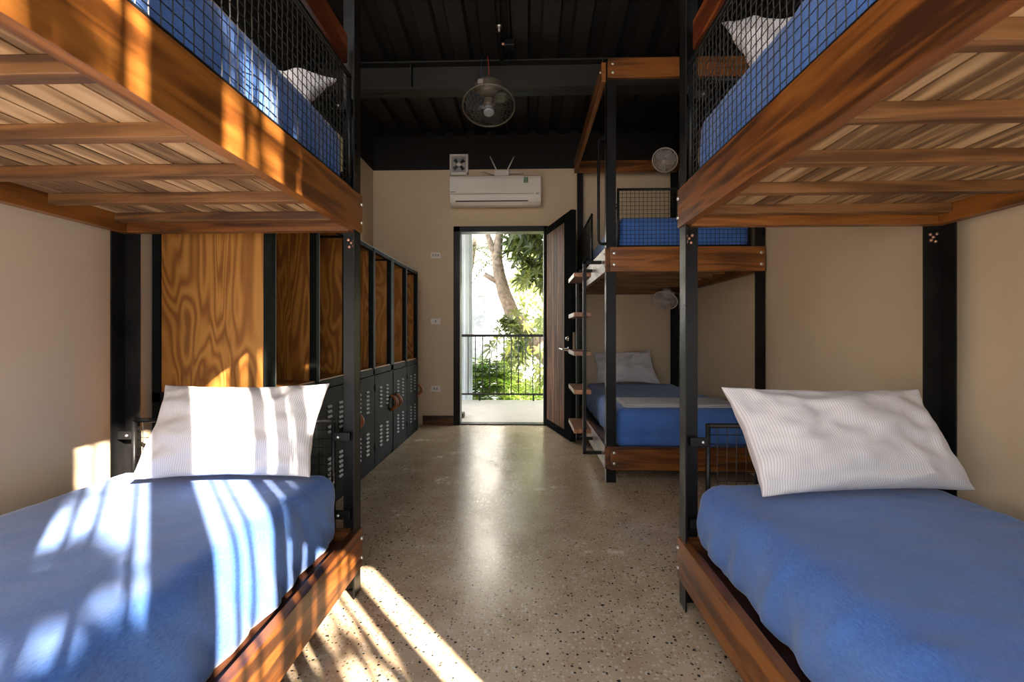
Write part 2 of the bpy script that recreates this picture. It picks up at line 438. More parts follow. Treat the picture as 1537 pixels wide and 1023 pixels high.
window('fill_window', W2, [(-1.4 + 0.18 * k, 0.014) for k in range(7)], [1.0, 1.9], 'second tall barred window behind the viewer on the left')  # unseen second opening, added to let in fill light

# corrugated ceiling: flat beyond the beam, rising towards the viewer before it
def corrugated(ya, za, yb, zb):
    o = MB(); per, h = 0.235, 0.045
    xs = []; x = XL - 0.1
    while x < XR + 0.2:
        xs += [(x, 0), (x + 0.075, 0), (x + 0.095, -h), (x + per - 0.02, -h)]; x += per
    lo = []
    for (x, dz) in xs:
        lo.append((o.bm.verts.new((x, ya, za + h + dz)), o.bm.verts.new((x, yb, zb + h + dz)), o.bm.verts.new((x, ya, za + h + dz + 0.05)), o.bm.verts.new((x, yb, zb + h + dz + 0.05))))
    for i in range(len(lo) - 1):
        a, b = lo[i], lo[i + 1]
        o.bm.faces.new((a[0], b[0], b[1], a[1])); o.bm.faces.new((a[2], a[3], b[3], b[2]))
    o._mark(); return o.bm
o = MB(); o.bm.free(); o.bm = corrugated(YBEAM, ZC, YB + 0.1, ZC + 0.02); o.seed = o.bm.faces.layers.float['seed']
b2 = corrugated(YN - 0.1, ZC + 0.62, YBEAM, ZC)
tmp = bpy.data.meshes.new('tmp'); b2.to_mesh(tmp); b2.free(); o.bm.from_mesh(tmp); bpy.data.meshes.remove(tmp)
o.box(XL - 0.12, XR + 0.12, YN - 0.1, YB + 0.15, 4.25, 4.35)
struct(o.build('ceiling', M['black_paint']), 'black corrugated metal ceiling', 'ceiling')
o = MB(); zb = 3.045
o.box(XL, XR, YBEAM - 0.075, YBEAM + 0.075, zb, zb + 0.012); o.box(XL, XR, YBEAM - 0.075, YBEAM + 0.075, ZC - 0.012, ZC)
o.box(XL, XR, YBEAM - 0.005, YBEAM + 0.005, zb, ZC)
for x in (-0.95, 0.62): o.box(x - 0.004, x + 0.004, YBEAM - 0.07, YBEAM, zb, ZC)
struct(o.build('trim_1', steel('black_beam_paint', (0.013, 0.0115, 0.0105), 0.45, 0.65, 0.4)), 'black steel beam crossing under the ceiling', 'beam')
o = MB().box(-1.18, DX0, YB - 0.018, YB, 0, 0.105, 0.004); struct(o.build('baseboard_back', M['skirt']), 'brown wooden baseboard left of the door', 'baseboard')

# door frame and leaf
d = bpy.data.objects.new('door_1', None); COL.objects.link(d); d.location = (0.2, YB, 0); struct(d, 'open black framed timber door swung into the room', 'door')
fr = MB()
fr.box(DX0, DX0 + 0.075, YB - 0.02, YB + 0.13, 0, DZ, 0.004); fr.box(DX1 - 0.05, DX1, YB - 0.02, YB + 0.13, 0, DZ, 0.004)
fr.box(DX0, DX1, YB - 0.02, YB + 0.13, DZ - 0.062, DZ, 0.004); fr.box(DX0 + 0.05, DX1 - 0.05, YB + 0.0, YB + 0.12, 0.0, 0.012)
fr.build('door_frame', M['steel'], d)
hx, hy, ex, ey = 0.205, YB - 0.01, 0.425, 4.435
ang = math.atan2(ey - hy, ex - hx); LW = math.hypot(ex - hx, ey - hy)
RZ = Matrix.Rotation(ang, 3, 'Z')
def leafbox(mb, a0, a1, n0, n1, z0, z1, bev=0.0, seed=None):
    """a along the leaf from the hinge, n = thickness to the far (hidden) side"""
    c = RZ @ V(((a0 + a1) / 2, (n0 + n1) / 2, 0)) + V((hx, hy, (z0 + z1) / 2))
    w, t, h = (a1 - a0) / 2, abs(n1 - n0) / 2, (z1 - z0) / 2
    mb.box(c.x - w, c.x + w, c.y - t, c.y + t, c.z - h, c.z + h, bev, seed, RZ)
T0, T1 = 0.0, 0.05                              # n=0 is the side away from the aisle view
lf = MB(); z0, z1 = 0.012, 2.215
leafbox(lf, 0, 0.055, T0, T1, z0, z1, 0.003); leafbox(lf, LW - 0.20, LW, T0, T1, z0, z1, 0.003)
leafbox(lf, 0.05, LW - 0.19, T0, T1, z0, z0 + 0.075); leafbox(lf, 0.05, LW - 0.19, T0, T1, z1 - 0.075, z1)
LEAF = lf.build('door_leaf', M['door_steel'], d)
pl = MB(); npk = 7; a0 = 0.05; pw = (LW - 0.19 - a0) / npk
for k in range(npk): leafbox(pl, a0 + k * pw + 0.001, a0 + (k + 1) * pw - 0.001, 0.008, 0.042, z0 + 0.07, z1 - 0.07, 0.003)
pl.build('door_planks', M['door_wood'], LEAF, 'reddish brown vertical planks in the door leaf')
def lp(a, n, z): 
    q = RZ @ V((a, n, 0)); return V((hx + q.x, hy + q.y, z))
SN = -1 if (RZ @ V((0, -1, 0))).x < 0 else 1   # side of the leaf that faces the aisle
nf = T0 if SN == -1 else T1
nd = RZ @ V((0, -1 if SN == -1 else 1, 0))
h = MB(); h.lathe(lp(LW - 0.065, nf, 0.885), nd, [(0, 0.026), (0.008, 0.026), (0.012, 0.012), (0.05, 0.011)], 16)
h.tube([lp(LW - 0.065, nf, 0.885) + nd * 0.05, lp(LW - 0.09, nf, 0.885) + nd * 0.056, lp(LW - 0.19, nf, 0.89) + nd * 0.052], 0.009, 8)
h.build('door_handle', M['chrome'], LEAF)
h = MB(); h.lathe(lp(LW - 0.065, nf, 0.99), nd, [(0, 0.024), (0.01, 0.024), (0.016, 0.014), (0.03, 0.014)], 16); h.build('lock_cylinder', M['chrome'], LEAF)
h = MB(); leafbox(h, LW, LW + 0.003, 0.014, 0.036, 0.84, 1.05); h.build('lock_plate', M['chrome'], LEAF)

# ------------------------------------------------------------------ bunk beds
def lerp(a, b, t): return a + (b - a) * t
def bunk(X0, sx, W, Yn, Yf, label, near_front, rails_red=False, ladder=False):
    """u: 0 = aisle side, W = wall side; Y from Yn (near) to Yf (far)"""
    R = thing('bunk_bed', (X0 + sx * W / 2, (Yn + Yf) / 2, 0), label, 'bunk bed', 'black steel and timber bunk beds')
    X = lambda u: X0 + sx * u
    def bx(mb, u0, u1, y0, y1, z0, z1, bev=0.0, seed=None):
        a, b = X(u0), X(u1); mb.box(min(a, b), max(a, b), y0, y1, z0, z1, bev, seed)
    fl, tk = 0.068, 0.006
    TOP = 2.95
    LZ0, LZ1, UZ0, UZ1 = (0.10, 0.255, 1.446, 1.594) if near_front is None else (0.095, 0.255, 1.467, 1.637)
    posts = {}
    for su in (0, 1):
        for sy in (0, 1):
            p = MB(); ua, ub = (0, fl) if su == 0 else (W - fl, W)
            ya, yb = (Yn, Yn + fl) if sy == 0 else (Yf - fl, Yf)
            ue = 0 if su == 0 else W - tk
            bx(p, ue, ue + tk, ya, yb, 0, TOP, 0.001)               # flange along Y
            ye = Yn if sy == 0 else Yf - tk
            bx(p, ua, ub, ye, ye + tk, 0, TOP, 0.001)               # flange along X
            posts[su, sy] = p.build('post', M['steel'], R)
    # clusters of bolts on the posts under the upper deck
    for su in (0, 1):
        sgn = 1 if su == 0 else -1
        cu = 0.034 if su == 0 else W - 0.034
        if su == 1 and sx < 0: continue
        for (du, dz) in ((0, 0), (0.012, 0.012), (-0.011, 0.010), (0.008, -0.016), (-0.009, -0.012)):
            if near_front is None: bolt(posts[su, 1], (X(cu + du), Yf - tk - 0.001, 1.405 + dz), (0, -1, 0), 0.006, 0.006, 'copper')
    # side rails (outside of the flange on the aisle, inside it on the wall side) and end rails
    for (z0, z1) in ((LZ0, LZ1), (UZ0, UZ1)):
        r1 = MB(); bx(r1, -0.008, 0.026, Yn, Yf, z0, z1, 0.002); r1 = r1.build('side_rail', M['rail_y'], R)
        for yy in (Yn + 0.03, Yf - 0.012):
            for q in (0.25, 0.75): bolt(r1, (X(-0.008), yy, lerp(z0, z1, q)), (-sx, 0, 0), 0.007)
        r2 = MB(); bx(r2, W - 0.046, W - 0.007, Yn + 0.01, Yf - 0.01, z0, z1, 0.002); r2 = r2.build('side_rail', M['rail_y'], R)
        for q in (0.35,): bolt(r2, (X(W - 0.046), Yf - 0.045, lerp(z0, z1, q)), (-sx, 0, 0), 0.009)
        # far end rail: inside the posts
        r3 = MB(); bx(r3, 0.03, W - 0.05, Yf - 0.048, Yf - 0.007, z0, z1, 0.002); r3 = r3.build('end_rail', M['rail_x'], R)
        for q in (0.35,): bolt(r3, (X(W - 0.075), Yf - 0.049, lerp(z0, z1, q)), (0, -1, 0), 0.009)
        # near end rail
        if near_front is None:
            r4 = MB(); bx(r4, 0.03, W - 0.05, Yn + 0.007, Yn + 0.048, z0, z1, 0.002); r4.build('end_rail', M['rail_x'], R)
        else:
            r4 = MB(); bx(r4, 0.024, W - 0.012, Yn - 0.03, Yn - 0.001, z0, z1, 0.003); r4 = r4.build('end_rail', M['rail_x'], R)
            for u in (0.05, W - 0.04):
                for q in (0.28, 0.74): bolt(r4, (X(u), Yn - 0.03, lerp(z0, z1, q)), (0, -1, 0), 0.011)
    # top frame
    t = MB(); bx(t, -0.03, 0.004, Yn + 0.02, Yf, 2.805, 2.94, 0.003); t = t.build('top_rail', M['rail_y'], R)
    bolt(t, (X(-0.03), Yn + 0.06, 2.89), (-sx, 0, 0), 0.01)
    t = MB(); bx(t, W - 0.04, W - 0.008, Yn + 0.02, Yf, 2.805, 2.94, 0.003); t.build('top_rail', M['rail_y'], R)
    t = MB(); bx(t, 0.006, W, Yn - 0.03, Yn - 0.001, 2.805, 2.94, 0.003); t = t.build('top_rail', M['rail_x'], R)
    for q in (2.84, 2.90): bolt(t, (X(0.04), Yn - 0.03, q), (0, -1, 0), 0.01)
    t = MB(); bx(t, 0.006, W, Yf - 0.04, Yf - 0.008, 2.80, 2.93, 0.003); t.build('top_rail', M['rail_x'], R)
    # joists and plank decks
    for lev, (z0, z1) in enumerate(((LZ0, LZ1), (UZ0, UZ1))):
        zj = z1 - (0.118 if lev else 0.105); hj = 0.034 if lev else 0.055
        n = 8
        for k in range(n):
            y = Yf - 0.085 - k * 0.2525
            if y < Yn + 0.06: break
            j = MB(); bx(j, 0.027, W - 0.047, y - 0.017, y + 0.017, zj, zj + hj, 0.002); j.build('joist', M['joist_x'], R)
        dk = MB(); npl = 13; w = (W - 0.074) / npl
        for k in range(npl):
            bx(dk, 0.027 + k * w + 0.003, 0.027 + (k + 1) * w - 0.003, Yn + 0.05, Yf - 0.05, zj + hj, zj + hj + 0.018, 0.001)
        dk.build('deck_planks', M['plank'] if lev else M['deck'], R)
    # guards: welded tube frame + woven wire mesh
    def guard(axis, fixed, a0, a1, z0, z1, br, tube_r=0.0095, pitch=0.029, name='guard_panel', sag=0.0):
        def P(a, z): return V((X(fixed), a, z)) if axis == 'y' else V((X(a), fixed, z))
        g = MB()
        q = [P(a0, z0), P(a1, z0), P(a1, z1 - sag), P(a0, z1)]
        for i in range(4):
            a, b = q[i], q[(i + 1) % 4]; e = (b - a).normalized() * tube_r * 0.8
            g.tube([a - e, b + e], tube_r, 8)
        gp = g.build(name, M['steel'], R)
        wm = MB(); rw = 0.0016
        nv = max(2, round((a1 - a0) / pitch)); nh = max(2, round((z1 - z0) / pitch))
        off = V((rw * 0.4, 0, 0)) if axis == 'y' else V((0, rw * 0.4, 0))
        for i in range(1, nv):
            a = lerp(a0, a1, i / nv); jit = random.uniform(-0.0007, 0.0007)
            pts = [P(a + jit * math.sin(k * 0.7 + i), lerp(z0, z1 - sag * i / nv, k / nh)) + off * (1 if (k + i) % 2 else -1) for k in range(nh + 1)]
            wm.tube(pts, rw, 4, False)
        for k in range(1, nh):
            st = max(1, nv // 30)
            pts = [P(lerp(a0, a1, i / nv), lerp(z0, z1 - sag * i / nv, k / nh)) + off * (-1 if (k + i) % 2 else 1) for i in range(0, nv + 1)]
            wm.tube(pts, rw, 4, False)
        wm.build('wire_mesh', M['wire'], gp)
        for (a, z, ext) in br:
            b = MB()
            if axis == 'x':
                aa, bb = X(min(a, a + ext)), X(max(a, a + ext))
                b.box(min(aa, bb), max(aa, bb), fixed - 0.014, fixed + 0.004, z - 0.016, z + 0.016, 0.002)
            else:
                b.box(X(fixed) - 0.012, X(fixed) + 0.006, min(a, a + ext), max(a, a + ext), z - 0.016, z + 0.016, 0.002)
            b = b.build('bracket', M['steel'], gp)
            if axis == 'x':
                bolt(b, (X(a + (ext * 0.3)), fixed - 0.014, z), (0, -1, 0), 0.006)
        return gp
    GT = 2.035
    if near_front is None:
        guard('y', 0.014, Yn + 0.09, Yf - 0.085, UZ1 + 0.012, GT, [(Yf - 0.085, 1.94, 0.06)])
        for (z0, z1) in ((0.27, 0.69), (UZ1 + 0.02, 2.0)):
            guard('x', Yf - 0.035, 0.096, W - 0.07, z0, z1, [(0.092, z1 - 0.06, -0.066), (W - 0.068, z1 - 0.06, 0.055), (0.092, z0 + 0.05, -0.066)], pitch=0.036, name='head_guard')
        rr = MB(); bx(rr, 0.03, 0.062, Yn + 0.05, Yf - 0.058, 2.10, 2.21, 0.003); rr.build('top_guard_rail', M['rail_red_lit'], R, 'varnished timber rail above the mesh guard, tinted red as if lit')
    else:
        guard('x', Yn + 0.03, 0.088, W - 0.095, UZ1 + 0.012, 2.05, [(0.085, 1.93, -0.05), (W - 0.09, 1.93, 0.05)])
        guard('y', 0.012, Yn + 0.80, Yf - 0.08, UZ1 + 0.03, 2.07, [(Yf - 0.08, 1.9, 0.05)])
        guard('x', Yf - 0.03, 0.09, W - 0.09, UZ1 + 0.02, 1.8, [], name='head_guard', pitch=0.045)
    if ladder:
        y0, y1 = Yn + 0.13, Yn + 0.585; ul = -0.135
        lad = MB()
        for yy, zt in ((y0, 1.565), (y1, 1.565)):
            zb = 0.165
            for (ua, ub, za, zb2) in ((ul - 0.012, ul + 0.012, zb, zt), (ul - 0.012, -0.012, zt - 0.024, zt), (ul - 0.012, -0.012, zb, zb + 0.024)):
                bx(lad, ua, ub, yy - 0.012, yy + 0.012, za, zb2, 0.002)
        ld = lad.build('ladder', M['steel'], R)
        for z in (0.33, 0.615, 0.895, 1.18, 1.47):
            tr = MB(); bx(tr, ul - 0.075, ul + 0.05, y0 + 0.012, y1 - 0.012, z - 0.019, z + 0.013, 0.003); tr.build('ladder_tread', M['tread'], ld)
        hp = MB(); hy_ = Yn + 0.01
        pts = [(X(0.0), hy_, 2.40), (X(-0.03), hy_, 2.40), (X(-0.045), hy_, 2.392), (X(-0.052), hy_, 2.375), (X(-0.052), hy_, 1.69), (X(-0.045), hy_, 1.672), (X(-0.03), hy_, 1.665), (X(0.0), hy_, 1.665)]
        hp.tube(pts, 0.0105, 10); hp.build('grab_handle', M['steel'], R)
    return R

BL = bunk(-0.672, -1, 0.981, -0.165, 1.871, 'nearest bunk bed on the left, sunlit timber rails and lockers behind its far end', None)
BR = bunk(0.593, 1, 0.985, -0.165, 1.826, 'nearest bunk bed on the right, in shade, plank underside showing', None)
BF = bunk(0.557, 1, 1.09, 3.27, 5.17, 'farther bunk bed with a ladder, standing behind the open door', True, ladder=True)

# ------------------------------------------------------------------ bedding
def mattress(x0, x1, y0, y1, z0, z1, label, res=0.028, r=0.06, flare=0.0, name='mattress', seed=0.0, wrinkle=1.0, group=None, bul=0.012):
    """fitted-sheet mattress: a rounded box; the aisle side flares out a little at its foot"""
    R = thing(name, ((x0 + x1) / 2, (y0 + y1) / 2, z0), label, 'mattress', group)
    bm = bmesh.new(); hx_, hy_, hz_ = (x1 - x0) / 2, (y1 - y0) / 2, (z1 - z0) / 2
    nx, ny, nz = int(2 * hx_ / res), int(2 * hy_ / res), max(6, int(2 * hz_ / (res * 0.8)))
    vd = {}
    def vert(i, j, k):
        key = (i, j, k)
        if key not in vd: vd[key] = bm.verts.new((lerp(-hx_, hx_, i / nx), lerp(-hy_, hy_, j / ny), lerp(-hz_, hz_, k / nz)))
        return vd[key]
    for i in range(nx):
        for j in range(ny):
            for k in (0, nz): bm.faces.new((vert(i, j, k), vert(i + 1, j, k), vert(i + 1, j + 1, k), vert(i, j + 1, k)))
    for i in range(nx):
        for k in range(nz):
            for j in (0, ny): bm.faces.new((vert(i, j, k), vert(i + 1, j, k), vert(i + 1, j, k + 1), vert(i, j, k + 1)))
    for j in range(ny):
        for k in range(nz):
            for i in (0, nx): bm.faces.new((vert(i, j, k), vert(i, j + 1, k), vert(i, j + 1, k + 1), vert(i, j, k + 1)))
    cx, cy = (x0 + x1) / 2, (y0 + y1) / 2
    aisle = 1 if cx < 0 else -1
    for v in bm.verts:
        p = v.co.copy()
        rt = r if p.z > 0 else 0.03
        q = V((max(-hx_ + r, min(hx_ - r, p.x)), max(-hy_ + r, min(hy_ - r, p.y)), max(-hz_ + 0.03, min(hz_ - rt, p.z))))
        dlt = p - q
        if dlt.length > 1e-6:
            m_ = max(abs(dlt.x) / r, abs(dlt.y) / r, abs(dlt.z) / rt)
            e = V((dlt.x / r, dlt.y / r, dlt.z / rt)); e = e.normalized() * m_
            p = q + V((e.x * r, e.y * r, e.z * rt))
        h = (p.z + hz_) / (2 * hz_)
        side = max(abs(p.x) / hx_, abs(p.y) / hy_)
        ws = lambda a, hh: math.copysign(min(1.0, max(0.0, 1 - (hh - abs(a)) / (r * 1.1))) ** 2, a)
        out = V((ws(p.x, hx_), ws(p.y, hy_), 0))
        if out.length > 1: out.normalize()
        bulge = bul * math.sin(math.pi * min(1, max(0, h)))
        if out.length > 0:
            w3 = V((p.x * 3 + p.y * 9 + seed, p.y * 9 + p.z * 4, p.z * 2.2 + seed))
            fold = noise.noise(w3) * 0.011 * wrinkle * (1 - 0.4 * h) + noise.noise(w3 * 2.3) * 0.004 * wrinkle
            fold -= (1 - abs(noise.noise(V((seed, p.y * 6.5 + p.z * 5, p.z * 1.2 + seed))))) ** 5 * 0.016 * wrinkle * (1.1 - 0.75 * h)
            p += out * (bulge + fold)
        if flare and p.x * aisle > 0.8 * hx_:
            p.x += aisle * flare * (1 - h) * (p.x * aisle / hx_ - 0.8) * 5
        if h > 0.9:
            w = V((p.x * 5 + seed, p.y * 5, seed * 2)); 
            p.z += noise.noise(w * 0.5) * 0.006 + (noise.noise(V((p.x * 11 + p.y * 3 + seed, p.y * 24 - p.x * 5, 1.3))) * 0.0030 + max(0, noise.noise(V((p.x * 3 + p.y * 2 + seed, p.y * 30 + p.x * 9, 4.3))) - 0.25) * 0.008) * wrinkle
        v.co = p
    for f in bm.faces: f.smooth = True
    bmesh.ops.recalc_face_normals(bm, faces=bm.faces[:])
    bmesh.ops.translate(bm, verts=bm.verts[:], vec=V((0, 0, hz_)))
    bmesh.ops.remove_doubles(bm, verts=bm.verts[:], dist=1e-5)
    me = bpy.data.meshes.new('fitted_sheet'); bm.to_mesh(me); bm.free(); me.materials.append(M['sheet'])
    o = bpy.data.objects.new('fitted_sheet', me); COL.objects.link(o); o.parent = R
    hem = MB()
    hem.box(x0 + 0.05, x1 - 0.05, y0 + 0.05, y1 - 0.05, z0 - 0.0005, z0 + 0.02, 0.005)
    hem.build('mattress_base', plain('mattress_ticking', (0.55, 0.53, 0.5), 0.9) if 'ticking' not in M else M['ticking'], R)
    return R
M['ticking'] = plain('mattress_ticking', (0.55, 0.53, 0.5), 0.9)
GM = 'blue sheeted mattresses on the bunk beds'
LD, UD = 0.2235, 1.529
mattress(-1.605, -0.755, -0.09, 1.815, LD, 0.497, 'blue sheeted lower mattress on the left, striped with sunlight', flare=0.028, seed=1.0, wrinkle=1.0, group=GM, res=0.024, r=0.05)
mattress(0.66, 1.528, -0.09, 1.79, LD, 0.485, 'blue sheeted lower mattress in the right foreground, in even shade', flare=0.012, seed=5.0, wrinkle=1.2, bul=0.028, res=0.02, group=GM, r=0.065)
mattress(-1.60, -0.715, -0.09, 1.80, UD, 1.832, 'blue mattress on the upper deck behind the left wire guard, partly sunlit', seed=9.0, group=GM)
mattress(0.632, 1.52, -0.09, 1.755, UD, 1.832, 'blue mattress on the upper deck behind the right wire guard', seed=13.0, group=GM)
mattress(0.645, 1.595, 3.345, 5.10, 0.2235, 0.50, 'blue lower mattress of the farther bunk, a folded grey blanket across it', seed=17.0, group=GM)
mattress(0.645, 1.595, 3.345, 5.10, 1.572, 1.875, 'blue upper mattress of the farther bunk above the open fan', seed=21.0, group=GM)

def pillow(name, bl, br, tl, tr, thick, label, n=40, m=28, concave=0.075, seed=0.0, face=-1, group=None, mat='pillow', wr=1.0):
    bl, br, tl, tr = V(bl), V(br), V(tl), V(tr)
    nrm = (br - bl).cross(tl - bl).normalized()
    c = (bl + br + tl + tr) / 4
    bm = bmesh.new(); uvl = bm.loops.layers.uv.new('UVMap')
    def P(u, v, s):
        uu = u * (1 - concave * (1 - v * v)); vv = v * (1 - concave * 1.2 * (1 - u * u))
        a, b = (uu + 1) / 2, (vv + 1) / 2
        p = bl.lerp(br, a).lerp(tl.lerp(tr, a), b)
        t = thick * (max(0, 1 - abs(u) ** 2.6) * max(0, 1 - abs(v) ** 2.4)) ** 0.55
        w = V((u * 2.2 + seed, v * 2.2, s * 3 + seed))
        cor = max(0, abs(u) + abs(v) - 0.9)
        fold = noise.noise(w * 1.2) * 0.03 + (abs(noise.noise(V((u * 3.1 + v * 1.5 + seed, v * 2.6 - u * 1.2, s + 9.1)))) ** 0.7) * -0.022 + noise.noise(V((u * 7 + v * 3 + seed, v * 4 - u * 6, s))) * (0.006 + 0.014 * cor)
        edge = (max(0, 1 - abs(u) ** 6) * max(0, 1 - abs(v) ** 6)) ** 0.5
        rip = noise.noise(V((u * 4 + seed * 3, v * 4, 7.7))) * 0.010 * (1 - edge)
        return p + nrm * (s * (t * 0.5 + 0.002) + (fold * edge * wr) + rip)
    front = {}; back = {}
    for i in range(n + 1):
        for j in range(m + 1):
            u, v = -1 + 2 * i / n, -1 + 2 * j / m
            u = math.sin(u * math.pi / 2) * 0.6 + u * 0.4; v = math.sin(v * math.pi / 2) * 0.6 + v * 0.4
            front[i, j] = (bm.verts.new(P(u, v, 1) - c), u, v)
            if i in (0, n) or j in (0, m): back[i, j] = front[i, j]
            else: back[i, j] = (bm.verts.new(P(u, v, -1) - c), u, v)
    for d_, flip in ((front, False), (back, True)):
        for i in range(n):
            for j in range(m):
                q = [d_[i, j], d_[i + 1, j], d_[i + 1, j + 1], d_[i, j + 1]]
                if flip: q = q[::-1]
                f = bm.faces.new([t[0] for t in q]); f.smooth = True
                for lo, t in zip(f.loops, q): lo[uvl].uv = ((t[1] + 1) / 2, (t[2] + 1) / 2)
    me = bpy.data.meshes.new(name); bm.to_mesh(me); bm.free(); me.materials.append(M[mat])
    o = bpy.data.objects.new(name, me); COL.objects.link(o); o.location = c
    sub = o.modifiers.new('sub', 'SUBSURF'); sub.levels = 1; sub.render_levels = 1
    tag(o, label, 'pillow', group); return o
GP = 'striped pillows on the bunk beds'
pillow('pillow', (-1.40, 1.60, 0.52), (-0.775, 1.655, 0.52), (-1.405, 1.775, 0.84), (-0.755, 1.775, 0.85), 0.17, 'striped white pillow on the left lower bed, crossed by sun stripes', seed=2.0, group=GP)
pillow('pillow', (0.755, 1.525, 0.51), (1.52, 1.62, 0.51), (0.71, 1.735, 0.845), (1.42, 1.735, 0.84), 0.19, 'large striped white pillow leaning at the head of the right foreground bed', seed=6.0, group=GP)
pillow('pillow', (-1.30, 1.60, 1.85), (-0.76, 1.60, 1.85), (-1.30, 1.765, 2.05), (-0.72, 1.765, 2.01), 0.13, 'white pillow on the left upper bunk, seen through the wire guard', seed=11.0, group=GP)
pillow('pillow', (0.70, 1.46, 1.85), (1.30, 1.50, 1.85), (0.68, 1.66, 2.13), (1.30, 1.70, 2.13), 0.13, 'white pillow on the right upper bunk, seen through the wire guard', seed=12.0, group=GP)
pillow('pillow', (0.735, 4.90, 0.52), (1.395, 4.90, 0.515), (0.715, 5.06, 0.83), (1.335, 5.06, 0.865), 0.12, 'dim grey looking pillow on the farther lower bunk against the back wall', seed=15.0, group=GP)

# folded blanket over the foot of the farther lower mattress
T = thing('folded_blanket', (1.13, 3.62, 0.50), 'folded grey striped blanket across the foot of the farther lower mattress', 'blanket')
def sheet_layer(x0, x1, y0, y1, z, th, seed):
    bm = bmesh.new(); uvl = bm.loops.layers.uv.new('UVMap'); nx, ny = 40, 14
    vs = {}
    for s in (0, 1):
        for i in range(nx + 1):
            for j in range(ny + 1):
                a, b = i / nx, j / ny
                e = min(1, min(a, 1 - a) * 12) * min(1, min(b, 1 - b) * 8)
                zz = z + s * th * (0.35 + 0.65 * e ** 0.5) + noise.noise(V((a * 6 + seed, b * 5, s * 0.2))) * 0.003
                xx = lerp(x0, x1, a) + 0.012 * noise.noise(V((b * 4, seed, 1))); yy = lerp(y0, y1, b) + 0.015 * noise.noise(V((a * 5, seed, 2)))
                vs[s, i, j] = bm.verts.new(V((xx, yy, zz)) - V(T.location))
    for i in range(nx):
        for j in range(ny):
            for s in (0, 1):
                f = bm.faces.new([vs[s, i, j], vs[s, i + 1, j], vs[s, i + 1, j + 1], vs[s, i, j + 1]]); f.smooth = True
                for lo, (a, b) in zip(f.loops, ((i, j), (i + 1, j), (i + 1, j + 1), (i, j + 1))): lo[uvl].uv = (a / nx, b / ny)
    for i in range(nx):
        for j in (0, ny): bm.faces.new([vs[0, i, j], vs[0, i + 1, j], vs[1, i + 1, j], vs[1, i, j]])
    for j in range(ny):
        for i in (0, nx): bm.faces.new([vs[0, i, j], vs[0, i, j + 1], vs[1, i, j + 1], vs[1, i, j]])
    bmesh.ops.recalc_face_normals(bm, faces=bm.faces[:])
    me = bpy.data.meshes.new('blanket_fold'); bm.to_mesh(me); bm.free(); me.materials.append(M['blanket'])
    ob = bpy.data.objects.new('blanket_fold', me); COL.objects.link(ob); ob.parent = T
sheet_layer(0.715, 1.555, 3.40, 3.80, 0.505, 0.012, 1.0); sheet_layer(0.72, 1.55, 3.42, 3.80, 0.516, 0.012, 4.0)

